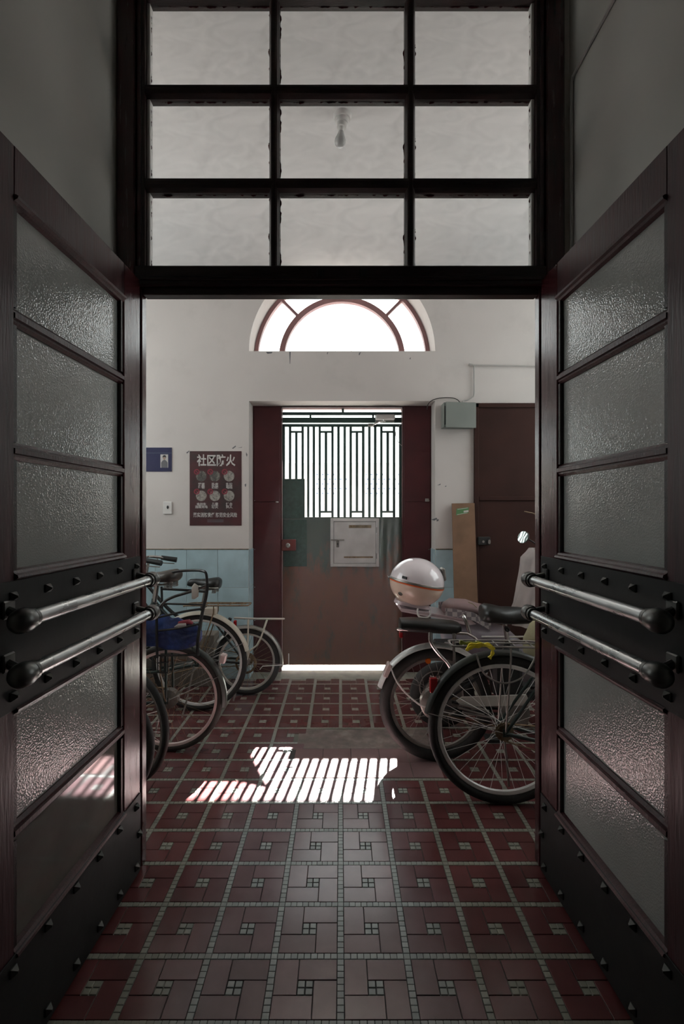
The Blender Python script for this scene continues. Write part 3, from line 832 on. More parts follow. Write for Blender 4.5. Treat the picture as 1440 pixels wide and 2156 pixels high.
def muntin(name, x0, x1, z0, z1, vert):
    b = MB()
    y0, y1 = FY0 + 0.004, FY1 - 0.006
    if vert:
        c = (x0 + x1) / 2
        prof = [(x0, y0 + 0.022), (x0 + 0.008, y0 + 0.004), (c - 0.006, y0), (c + 0.006, y0), (x1 - 0.008, y0 + 0.004), (x1, y0 + 0.022), (x1, y1), (x0, y1)]
        b.prism([(p, q, z0) for p, q in prof], (0, 0, z1 - z0))
    else:
        c = (z0 + z1) / 2
        prof = [(z0, y0 + 0.022), (z0 + 0.008, y0 + 0.004), (c - 0.006, y0 + 0.001), (c + 0.006, y0 + 0.001), (z1 - 0.008, y0 + 0.004), (z1, y0 + 0.022), (z1, y1), (z0, y1)]
        b.prism([(x0, q, p) for p, q in prof], (x1 - x0, 0, 0))
    return b.build(name, M['dark_wood'], w2, smooth=False)
for (a, c) in vx: muntin('muntin', a, c, BAR1, 3.2975, True)
for (a, c) in hz: muntin('muntin', -0.741, 0.741, a, c, False)
xs = [-0.730, vx[0][0], vx[0][1], vx[1][0], vx[1][1], 0.730]
zs = [BAR1, hz[1][0], hz[1][1], hz[0][0], hz[0][1], 3.2975]
for i in range(3):
    for j in range(3):
        a, c, d, e = xs[2 * i] - 0.002, xs[2 * i + 1] + 0.002, zs[2 * j] - 0.002, zs[2 * j + 1] + 0.002
        o = MB().box(-(c - a) / 2, (c - a) / 2, -0.0015, 0.0015, -(e - d) / 2, (e - d) / 2).build('pane', M['transom_glass'], w2, smooth=False)
        o.location = ((a + c) / 2, FY0 + 0.040, (d + e) / 2)

# ------------------------------------------------------------------ the two open leaves (door_2, door_3)
LEAFW, LT = 0.775, 0.044
def leaf(name, side):
    """side -1 left, +1 right; s runs from the hinge towards the viewer, n into the leaf, away from the passage"""
    hinge = Vector((side * 0.7515, 1.873, 0.0))
    sd = Vector((side * 0.033, -1, 0)).normalized()
    nd = Vector((side * 1.0, 0.033, 0)).normalized()
    T = Matrix((( sd.x, nd.x, 0, hinge.x), (sd.y, nd.y, 0, hinge.y), (0, 0, 1, 0), (0, 0, 0, 1)))
    root = bpy.data.objects.new(name, None); C.objects.link(root); struct(root)
    def put(b, nm, m, parent=None, smooth=False, **kw):
        b.xf(T)
        return b.build(nm, m, parent or root, smooth=smooth, **kw)
    ST0, ST1 = 0.128, 0.088       # hinge stile and closing stile widths
    TOP, BOT = 2.222, 0.012
    W = M['red_wood']
    put(MB().box(0, ST0, 0, LT, BOT, TOP, 0.003), 'stile', M['gloss_wood'])
    put(MB().box(LEAFW - ST1, LEAFW, 0, LT, BOT, TOP, 0.003), 'stile', W)
    s0, s1 = ST0, LEAFW - ST1
    put(MB().box(s0, s1, 0.0005, LT, 2.105, TOP, 0.002), 'top_rail', W)
    put(MB().box(s0, s1, 0.0005, LT, 0.885, 1.190, 0.002), 'lock_rail', W)
    put(MB().box(s0, s1, 0.0005, LT, BOT, 0.290, 0.002), 'bottom_rail', W)
    # glazing bars: rounded ridge on both faces
    for z in (1.818, 1.496, 0.585):
        h = 0.021
        prof = [(-h, 0.018), (-h, 0.012), (-0.013, 0.005), (-0.008, 0.005), (-0.006, -0.002), (0.006, -0.002), (0.008, 0.005), (0.013, 0.005), (h, 0.012), (h, 0.018), (h, LT - 0.008), (0, LT), (-h, LT - 0.008)]
        put(MB().prism([(s0, n, z + q) for q, n in prof], (s1 - s0, 0, 0)), 'glazing_bar', W)
    # mouldings round every light
    lights = [(1.839, 2.105), (1.517, 1.797), (1.190, 1.475), (0.606, 0.885), (0.290, 0.564)]
    bd = MB()
    for (za, zc) in lights:
        for (s_a, s_b) in ((s0, s0 + 0.014), (s1 - 0.014, s1)):
            bd.prism([(s_a, 0.004, za), (s_b, 0.004, za), (s_b if s_a == s0 else s_a, 0.016, za), (s_a if s_a == s0 else s_b, 0.016, za)], (0, 0, zc - za))
    put(bd, 'side_bead', M['dark_wood'])
    for z, up in ((1.190, 1), (0.290, 1), (2.105, -1), (0.885, -1)):
        prof = [(0.0, -0.004), (0.004 * up, -0.010), (0.010 * up, -0.008), (0.014 * up, 0.000), (0.020 * up, 0.004), (0.024 * up, 0.016), (0.0, 0.016)]
        put(MB().prism([(s0 if up > 0 or z > 2 else s0, n, z + q) for q, n in prof], (s1 - s0, 0, 0)), 'ledge_moulding', W)
    for i, (za, zc) in enumerate(lights):
        m = M['smooth_pane'] if (side < 0 and i == 4) else M['pebble']
        kw = {'label': 'smooth clear pane mirroring the floor tiles'} if (side < 0 and i == 4) else {}
        put(MB().box(s0 - 0.004, s1 + 0.004, 0.0165, 0.0215, za - 0.004, zc + 0.004), 'pane', m, **kw)
    # iron plates with pyramid studs
    pp = put(MB().box(0.006, LEAFW - 0.004, -0.004, 0.0, 0.882, 1.188, 0.001), 'push_plate', M['steel_plate'])
    kp = put(MB().box(0.003, LEAFW - 0.004, -0.004, 0.0, 0.014, 0.303, 0.001), 'kick_plate', M['steel_plate'])
    sb = MB()
    h = 0.0105
    sb.rings([[Vector((-h, 0, -h)), Vector((h, 0, -h)), Vector((h, 0, h)), Vector((-h, 0, h))],
              [Vector((-h, -0.004, -h)), Vector((h, -0.004, -h)), Vector((h, -0.004, h)), Vector((-h, -0.004, h))],
              [Vector((-.002, -0.015, -.002)), Vector((.002, -0.015, -.002)), Vector((.002, -0.015, .002)), Vector((-.002, -0.015, .002))]])
    sme = sb.mesh('stud', M['stud'], False)
    rot = math.atan2(sd.y, sd.x)
    def stud(s, z, par):
        p = T @ Vector((s, -0.004, z))
        o = link('stud', sme, par); o.location = p
        o.rotation_euler = (0, 0, math.atan2(nd.y, nd.x) - PI / 2)
    ss = [0.045 + 0.131 * i for i in range(6)]
    for s in ss:
        stud(s, 1.152, pp); stud(s, 0.918, pp)
        stud(s, 0.272, kp); stud(s, 0.052, kp)
    stud(0.022, 0.160, kp)
    # two push bars on brackets
    for z in (1.104, 0.982):
        n0 = -0.058
        bar = put(MB().tube([(0.03, n0, z), (0.745, n0, z)], 0.0175, 20), 'push_bar', M['bar_steel'], smooth=True)
        for (s, dr) in ((0.048, -1), (0.728, 1)):
            mm = Matrix.Translation((s, n0, z)) @ Matrix.Rotation(PI / 2 * dr, 4, 'Y')
            put(MB().lathe([(0.0175, -0.024), (0.0225, -0.022), (0.0225, -0.012), (0.0205, -0.010), (0.0255, -0.006), (0.0285, 0.006), (0.0285, 0.018), (0.0265, 0.030), (0.020, 0.040), (0.010, 0.046), (0, 0.047)], mm, 24), 'bar_cap', M['cap_steel'], bar, smooth=True)
            put(MB().tube([(s + 0.004 * dr, n0, z + 0.004), (s, -0.032, z + 0.012), (s - dr * 0.008, -0.004, z + 0.02)], 0.011, 10, smooth=4).box(s - dr * 0.008 - 0.020, s - dr * 0.008 + 0.020, -0.013, -0.004, z, z + 0.042, 0.003), 'bracket', M['cap_steel'], bar, smooth=True)
    return root
leaf('door_2', -1)
leaf('door_3', 1)

# painted conduit on the vestibule wall (right)
cp = MB().tube([(0.862, 1.862, 0.2), (0.862, 1.862, 2.955), (0.862, 1.85, 2.968), (0.862, -1.2, 2.968)], 0.006, 8).build('wall_conduit', M['conduit'])
tag(cp, 'thin painted conduit bending along the vestibule wall above the right open leaf', 'conduit')

# ------------------------------------------------------------------ brown door on the right (door_4)
d4 = bpy.data.objects.new('door_4', None); C.objects.link(d4); struct(d4)
xL, xR, zT = 1.078, 1.90, 2.233
for (a, c) in ((xL, xL + 0.035), (xR - 0.035, xR)):
    MB().box(a, c, WY0 - 0.03, WY0, 0, zT, 0.003).build('door_casing', M['brown_door'], d4, smooth=False)
MB().box(xL, xR, WY0 - 0.03, WY0, zT - 0.035, zT, 0.003).build('door_casing', M['brown_door'], d4, smooth=False)
MB().box(xL + 0.035, xR - 0.035, WY0 - 0.012, WY0, 0.005, zT - 0.035).build('door_panel', M['brown_door'], d4, smooth=False)
zr = CH - (1050 - YC) * 4.04 / F
MB().box(xL + 0.035, xR - 0.035, WY0 - 0.024, WY0 - 0.011, zr - 0.018, zr + 0.018, 0.006).build('mid_rail', M['brown_door'], d4, smooth=False)
MB().box(xL + 0.035, xR - 0.035, WY0 - 0.018, WY0 - 0.011, 0.005, 0.12, 0.004).build('door_foot', M['brown_door'], d4, smooth=False)
lk = MB().box(at(1004, 0, 4.04).x, at(1030, 0, 4.04).x, WY0 - 0.045, WY0 - 0.011, at(0, 1147, 4.04).z, at(0, 1130, 4.04).z, 0.004).build('rim_lock', M['blackp'], d4, smooth=False)
MB().loft([(WY0 - 0.062, at(1026.5, 0, 4.04).x, at(0, 1140, 4.04).z, 0.010, 0.018), (WY0 - 0.044, at(1026.5, 0, 4.04).x, at(0, 1140, 4.04).z, 0.008, 0.015)], 12, 'y').build('lock_knob', M['dull_metal'], lk)
MB().lathe([(0.0, 0), (0.010, 0), (0.009, 0.003), (0.0, 0.004)], Matrix.Translation((at(1015, 0, 4.04).x, WY0 - 0.045, at(0, 1140, 4.04).z)) @ Matrix.Rotation(PI / 2, 4, 'X'), 12).build('lock_keyhole', M['dull_metal'], lk)

# ================================================================== THINGS ON THE FAR WALL
def text_me(body, size, m, bold=0.0, ext=0.0004, align='CENTER', space=1.0):
    cu = bpy.data.curves.new('txt', 'FONT')
    cu.body = body; cu.size = size; cu.align_x = align; cu.align_y = 'CENTER'
    cu.extrude = ext; cu.offset = bold; cu.resolution_u = 2; cu.space_line = 0.85; cu.space_character = space
    o = bpy.data.objects.new('txt', cu); C.objects.link(o)
    dg = bpy.context.evaluated_depsgraph_get(); dg.update()
    me = bpy.data.meshes.new_from_object(o.evaluated_get(dg))
    bpy.data.objects.remove(o)
    me.materials.clear(); me.materials.append(m)
    return me
def text(body, size, px_, py_, y, parent, m, name='lettering', bold=0.0, width=None, **kw):
    me = text_me(body, size, m, bold, **kw)
    if width:
        xsv = [v.co.x for v in me.vertices]
        k = width / (max(xsv) - min(xsv)); cx = (max(xsv) + min(xsv)) / 2
        for v in me.vertices: v.co.x = (v.co.x - cx) * k
    p = at(px_, py_, y)
    me.transform(Matrix.Translation(p) @ Matrix.Rotation(PI / 2, 4, 'X'))
    return link(name, me, parent, world=True)

py = WY0 - 0.004
p0, p1 = at(399.5, 1106.5, WY0), at(508.5, 950, WY0)
po = thing('fire_safety_poster', 'dark maroon fire safety poster with white Chinese lettering and round pictures', 'poster', ((p0.x + p1.x) / 2, WY0, p0.z))
MB().box(p0.x, p1.x, WY0 - 0.003, WY0, p0.z, p1.z).build('sheet', M['poster'], po, smooth=False, world=True)
ppx = WY0 / F
text('社区防火', 0.098, 455, 971, py, po, M['paper'], 'title_lettering', bold=0.0022, width=81 * ppx)
cols = (424.5, 453, 483); rws = (1002.5, 1044)
lab = [['楼道\n堆物', '卧床\n抽烟', '乱拉\n电线'], ['电动车\n违规充电', '儿童\n玩火', '灶台\n离人']]
for r in range(2):
    for c in range(3):
        p = at(cols[c] - 0.5, rws[r], WY0)
        md = Matrix.Translation((p.x, WY0 - 0.003, p.z)) @ Matrix.Rotation(PI / 2, 4, 'X')
        pic = MB().lathe([(0, 0), (0.043, 0), (0.043, 0.0008), (0, 0.0008)], md, 28).build('round_picture', M['photo_b'] if (r, c) in ((0, 2), (1, 0), (1, 2), (1, 1)) else M['photo_a'], po, smooth=False, world=True)
        q = at(cols[c] - 10, rws[r] - 9, WY0)
        MB().torus((q.x, WY0 - 0.0045, q.z), 0.019, 0.0045, seg=20, sub=6, squash=0.15).box(q.x - 0.014, q.x + 0.014, WY0 - 0.005, WY0 - 0.004, q.z - 0.003, q.z + 0.003, m=Matrix.Translation(q) @ Matrix.Rotation(PI / 4, 4, 'Y') @ Matrix.Translation(-q)).build('ban_ring', M['print_red'], po, world=True)
        text(lab[r][c], 0.027 if not (r == 1 and c == 0) else 0.0255, cols[c] - 0.5, rws[r] + 20.8, py, po, M['paper'], 'caption_lettering', bold=0.0006)
text('落实消防责任 防范安全风险', 0.04, 453, 1085, py, po, M['paper'], 'slogan_lettering', bold=0.0007, width=92 * ppx)
b = MB()
for j in range(2):
    for i in range(17):
        p = at(437 + i * 2.0, 1095 + j * 3.4, WY0)
        b.box(p.x, p.x + 0.0055, py, WY0 - 0.003, p.z - 0.004, p.z + 0.004)
b.build('imprint', M['greyp'], po, smooth=False, world=True, kind='stuff')

# navy notice plate with a portrait photo
p0, p1 = at(262, 993, WY0), at(362, 942.5, WY0)
na = thing('navy_notice_plate', 'dark navy notice plate with a small portrait photo left of the poster', 'notice', ((p0.x + p1.x) / 2, WY0, p0.z))
MB().box(p0.x, p1.x, WY0 - 0.006, WY0, p0.z, p1.z, 0.001).build('plate', M['navy'], na, smooth=False, world=True)
a, c = at(262, 954.5, WY0), at(362, 953.5, WY0)
MB().box(a.x, c.x, WY0 - 0.0066, WY0 - 0.006, a.z, c.z).build('rule_line', M['slate'], na, smooth=False, world=True)
a, c = at(338.5, 985, WY0), at(354.5, 957, WY0)
ph = MB().box(a.x, c.x, WY0 - 0.0075, WY0 - 0.006, a.z, c.z).build('portrait_photo', M['paper'], na, smooth=False, world=True)
yq = WY0 - 0.0078
tor = [(340, 985), (340, 974), (343, 970), (345.5, 968.5), (348, 968.5), (350.5, 970), (353.5, 974), (353.5, 985)]
MB().prism([(at(u, v, WY0).x, yq, at(u, v, WY0).z) for u, v in tor], (0, 0.0003, 0)).build('printed_shirt', M['greyp'], ph, smooth=False)
q = at(346.7, 964.5, WY0)
md = Matrix.Translation((q.x, yq + 0.0003, q.z)) @ Matrix.Rotation(PI / 2, 4, 'X') @ Matrix.Diagonal((0.85, 1.15, 1, 1))
MB().lathe([(0, 0), (0.0135, 0), (0.0135, 0.0005), (0, 0.0005)], md, 16).build('printed_face', M['skin'], ph, smooth=False)
hp = [(343.2, 965), (343, 961), (344.5, 959), (347, 958.3), (349.3, 959.2), (350.5, 961.3), (350.2, 965), (349.2, 962.6), (344.3, 962.6)]
MB().prism([(at(u, v, WY0).x, yq - 0.0004, at(u, v, WY0).z) for u, v in hp], (0, 0.0003, 0)).build('printed_hair', M['hairp'], ph, smooth=False)

# socket plate
p0, p1 = at(344.5, 1082.5, WY0), at(362.5, 1056.5, WY0)
sw = thing('wall_socket', 'small white wall plate below the navy notice plate', 'socket', ((p0.x + p1.x) / 2, WY0, p0.z))
MB().box(p0.x, p1.x, WY0 - 0.012, WY0, p0.z, p1.z, 0.003).build('plate', M['white'], sw, smooth=False, world=True)
q = at(354, 1068, WY0)
MB().lathe([(0, 0), (0.010, 0), (0.008, 0.006), (0, 0.007)], Matrix.Translation((q.x, WY0 - 0.012, q.z)) @ Matrix.Rotation(PI / 2, 4, 'X') @ Matrix.Diagonal((0.8, 1.4, 1, 1)), 14).build('toggle', M['hairp'], sw, world=True)

# grey electric box with a half open lid
p0, p1 = at(930, 905, 4.02), at(996, 851, 4.02)
eb = thing('electric_box', 'grey metal electric box with its lid ajar beside the brown door', 'electric box', ((p0.x + p1.x) / 2, WY0, p0.z))
MB().box(p0.x, p1.x, WY0 - 0.10, WY0, p0.z + 0.01, p1.z, 0.004).build('case', M['grey_box'], eb, smooth=False, world=True)
hinge = Vector((p1.x, WY0 - 0.104, 0))
md = Matrix.Translation(hinge) @ Matrix.Rotation(math.radians(8), 4, 'Z') @ Matrix.Translation(-hinge)
MB().box(p0.x + 0.005, p1.x, WY0 - 0.116, WY0 - 0.104, p0.z, p1.z - 0.006, 0.003, m=md).build('lid', M['grey_box'], eb, smooth=False, world=True)
MB().box(p0.x + 0.008, p0.x + 0.018, WY0 - 0.103, WY0 - 0.098, p0.z + 0.03, p1.z - 0.03, 0.001).build('lid_seal', M['hairp'], eb, smooth=False, world=True)
y_ = 4.035
cb = MB().tube([at(899, 862, y_), at(902, 850, y_), at(912, 842, y_), at(928, 838, y_), at(950, 837.5, y_), at(962, 841, y_), at(968, 847, 4.0)], 0.0035, 6, smooth=5).build('looped_cable', M['cable'])
tag(cb, 'thin dark cable looping from the door head to the electric box', 'cable')
cb = MB().tube([at(974, 848, 4.0), at(976, 844, y_), at(985, 842, y_), at(994, 836, y_), at(998, 828, y_), at(998, 772, y_), at(1000, 769, y_), at(1180, 772, y_)], 0.006, 8, smooth=4).build('wall_conduit', M['conduit'])
tag(cb, 'thin pale conduit rising from the electric box along the wall over the brown door', 'conduit')

# leaning fibreboard strip with a green label
q0, q1, q2, q3 = at(958, 1352, 3.86), at(1008, 1352, 3.86), at(999, 1059, 4.01), at(951.5, 1060, 4.01)
zf = 0.0
b = MB()
lo_l = Vector((at(961, 0, 3.80).x, 3.80, 0.002)); lo_r = Vector((at(1012, 0, 3.80).x, 3.80, 0.002))
b.prism([lo_l, lo_r, q2, q3], (0, 0.012, 0))
mdfo = thing('fibreboard_strip', 'tall brown fibreboard strip with a green label leaning against the wall', 'board', ((lo_l.x + lo_r.x) / 2, 3.8, 0))
b.build('board', M['mdf'], mdfo, smooth=False, world=True)
def on_board(px_, py_, off=0.002):
    d = (q3 - lo_l); n_ = Vector((0, -d.z, d.y)).normalized()
    if n_.y > 0: n_ = -n_
    o_ = Vector((0, 0, CH)); r_ = at(px_, py_, 1.0) - o_
    t_ = (lo_l - o_).dot(n_) / r_.dot(n_)
    return o_ + r_ * t_ + n_ * off
lbq = [on_board(*p) for p in ((960, 1085.5), (986, 1080), (987, 1068), (961, 1071))]
MB().prism(lbq, (0, 0.001, 0)).build('green_label', M['green_label'], mdfo, smooth=False, world=True)
for pts_ in (((976, 1079.5), (986, 1078), (986, 1074), (976, 1075.5)), ((962, 1084), (984, 1080.5), (984, 1079.8), (962, 1083)), ((963, 1073), (985, 1070), (985, 1069), (963, 1072))):
    MB().prism([on_board(*p, off=0.003) for p in pts_], (0, 0.001, 0)).build('label_print', M['paper'], mdfo, smooth=False, world=True)

# bulb in a holder on the ceiling
bc = at(721, 238, 2.50); bc.z = CZ
lt = thing('ceiling_bulb', 'bare clear bulb in a white holder on the hall ceiling', 'lamp', tuple(bc))
MB().lathe([(0, 0), (0.045, 0), (0.045, -0.012), (0.040, -0.022), (0.0, -0.022)], Matrix.Translation(bc), 24).build('ceiling_rose', M['white'], lt, world=True)
tilt = Matrix.Translation(bc + Vector((0, 0, -0.02))) @ Matrix.Rotation(0.10, 4, 'Y')
MB().lathe([(0, 0), (0.032, 0), (0.032, -0.022), (0.027, -0.026), (0.024, -0.044), (0.0, -0.044)], tilt, 20).build('lamp_holder', M['white'], lt, world=True)
bl = MB().lathe([(0.0, -0.044), (0.013, -0.044), (0.013, -0.066), (0.014, -0.070), (0.020, -0.088), (0.027, -0.104), (0.028, -0.116), (0.024, -0.130), (0.014, -0.139), (0.0, -0.141)], tilt, 20).build('bulb', M['bulb'], lt, world=True)
MB().lathe([(0.0, -0.043), (0.0138, -0.045), (0.0138, -0.064), (0.0, -0.066)], tilt, 16).build('bulb_cap', M['alu'], bl)

# ================================================================== BICYCLES
def arcpts(c, r, a0, a1, n, y=0):
    return [Vector((c[0] + r * math.cos(a0 + (a1 - a0) * i / n), y, c[1] + r * math.sin(a0 + (a1 - a0) * i / n))) for i in range(n + 1)]

def wheel(root, c, r, tr, rim, spoke_m, rim_w=0.016, rear=False, drum=None, X=None, tire_m=None, spokes=32, hub_m=None, rr=None):
    X = X or Matrix.Identity(4)
    cc = Vector((c[0], 0, c[1]))
    R = r - tr
    t = MB().torus(cc, R, tr, seg=64, sub=12, squash=0.95).xf(X).build('tire', tire_m or M['rubber'], root)
    r_in = rr[0] if rr else R - tr - rim_w + 0.004
    r_out = rr[1] if rr else R - tr + 0.004
    MB().band(cc, [(r_in, 0), (r_in + 0.004, 0.009), (r_out, 0.012), (r_out + 0.004, 0.010), (r_out + 0.004, -0.010), (r_out, -0.012), (r_in + 0.004, -0.009)], seg=64).xf(X).build('rim', rim, t)
    hm = Matrix.Translation(cc) @ Matrix.Rotation(PI / 2, 4, 'X')
    if drum:
        prof = [(0, -0.05), (0.012, -0.05), (0.014, -0.03), (drum, -0.028), (drum, 0.02), (drum * 0.9, 0.026), (0.02, 0.03), (0.012, 0.055), (0, 0.055)]
    else:
        prof = [(0, -0.055), (0.007, -0.055), (0.008, -0.034), (0.024, -0.032), (0.024, -0.028), (0.015, -0.026), (0.015, 0.026), (0.024, 0.028), (0.024, 0.032), (0.008, 0.034), (0.007, 0.055), (0, 0.055)]
    MB().lathe(prof, hm, 28).xf(X).build('hub', hub_m or M['dull_metal'], t)
    sp = MB()
    hr = (drum * 0.92) if drum else 0.022
    for i in range(spokes):
        a = 2 * PI * i / spokes
        sy = 1 if i % 2 else -1
        off = (1 if (i // 2) % 2 else -1) * (1.0 if not drum else 0.45)
        b0 = a + off
        p0 = cc + Vector((hr * math.cos(b0), sy * 0.028, hr * math.sin(b0)))
        p1 = cc + Vector((r_in * math.cos(a), sy * 0.003, r_in * math.sin(a)))
        sp.tube([p0, p1], 0.00115, 4, caps=False)
    sp.xf(X).build('spokes', spoke_m, t, kind='stuff')
    if rear:
        sb = MB()
        for (q, yy) in ((0.040, -0.040), (0.033, -0.044)):
            n = 18
            poly = []
            for k in range(n * 2):
                a = PI * k / n
                rad = q + (0.004 if k % 2 else 0)
                poly.append(cc + Vector((rad * math.cos(a), yy, rad * math.sin(a))))
            sb.prism(poly, (0, 0.003, 0))
        sb.xf(X).build('sprocket', M['rusty'], t, smooth=False)
    return t

def fender(root, c, r, a0, a1, m, stays=(), stay_m=None, w=0.026, X=None, y_stay=0.05, hubz=None):
    X = X or Matrix.Identity(4)
    cc = Vector((c[0], 0, c[1]))
    prof = [(r - 0.012, -w), (r - 0.002, -w * 0.85), (r + 0.006, -w * 0.45), (r + 0.009, 0), (r + 0.006, w * 0.45), (r - 0.002, w * 0.85), (r - 0.012, w),
            (r - 0.0145, w - 0.002), (r - 0.005, w * 0.8), (r + 0.003, w * 0.4), (r + 0.006, 0), (r + 0.003, -w * 0.4), (r - 0.005, -w * 0.8), (r - 0.0145, -w + 0.002)]
    f = MB().band(cc, prof, seg=40, a0=a0, a1=a1).xf(X).build('fender', m, root)
    for a in stays:
        for s in (-1, 1):
            p = cc + Vector(((r - 0.006) * math.cos(a), s * w, (r - 0.006) * math.sin(a)))
            q = cc + Vector((0, s * 0.058, 0))
            MB().tube([p, p + (q - p) * 0.5 + Vector((0, s * 0.008, 0)), q], 0.0022, 6).xf(X).build('fender_stay', stay_m or M['dull_metal'], f)
    return f

def saddle(root, x, z, m, L=0.26, Wd=0.085, tilt=0.0, springs=True, mfat=1.0, under=None, nose=1.0):
    T = Matrix.Translation((x, 0, z)) @ Matrix.Rotation(tilt, 4, 'Y')
    h = 0.030 * mfat
    secs = [(-L * 0.46, 0, 0.006, Wd * 0.55, h * 0.5), (-L * 0.44, 0, 0.008, Wd * 0.82, h * 0.85), (-L * 0.36, 0, 0.010, Wd, h * 1.05), (-L * 0.22, 0, 0.006, Wd * 0.98, h), (-L * 0.06, 0, 0.0, Wd * min(1, 0.74 * nose), h * 0.9),
            (L * 0.10, 0, -0.003, Wd * 0.46 * nose, h * 0.8 * nose ** 0.5), (L * 0.28, 0, -0.003, Wd * 0.33 * nose, h * 0.75 * nose ** 0.6), (L * 0.45, 0, -0.006, Wd * 0.28 * nose, h * 0.65 * nose ** 0.7), (L * 0.52, 0, -0.012, Wd * 0.16 * nose, h * 0.4 * nose ** 0.7)]
    s = MB().loft(secs, 18, 'x', 2.3).xf(T).build('saddle', m, root, ang=60)
    rl = MB()
    for sd in (-1, 1):
        rl.tube([(L * 0.40, sd * 0.012, -0.02), (L * 0.12, sd * 0.022, -0.040), (-L * 0.16, sd * 0.024, -0.042), (-L * 0.38, sd * 0.05, -0.022)], 0.0035, 6, smooth=4)
        if springs:
            pts_ = []
            for k in range(40):
                a = k * 0.9
                pts_.append(Vector((-L * 0.32 + 0.014 * math.cos(a), sd * 0.05 + 0.014 * math.sin(a), -0.058 + k * 0.0010)))
            rl.tube(pts_, 0.0028, 5)
    rl.xf(T).build('saddle_rails', M['dull_metal'], s)
    if under:
        MB().loft([(-L * 0.44, 0, -0.016, Wd * 0.75, 0.010), (-L * 0.36, 0, -0.018, Wd * 0.96, 0.011), (-L * 0.1, 0, -0.020, Wd * 0.78, 0.010), (L * 0.2, 0, -0.022, Wd * 0.38, 0.008)], 16, 'x', 2.3).xf(T).build('saddle_trim', under, s)
    return s

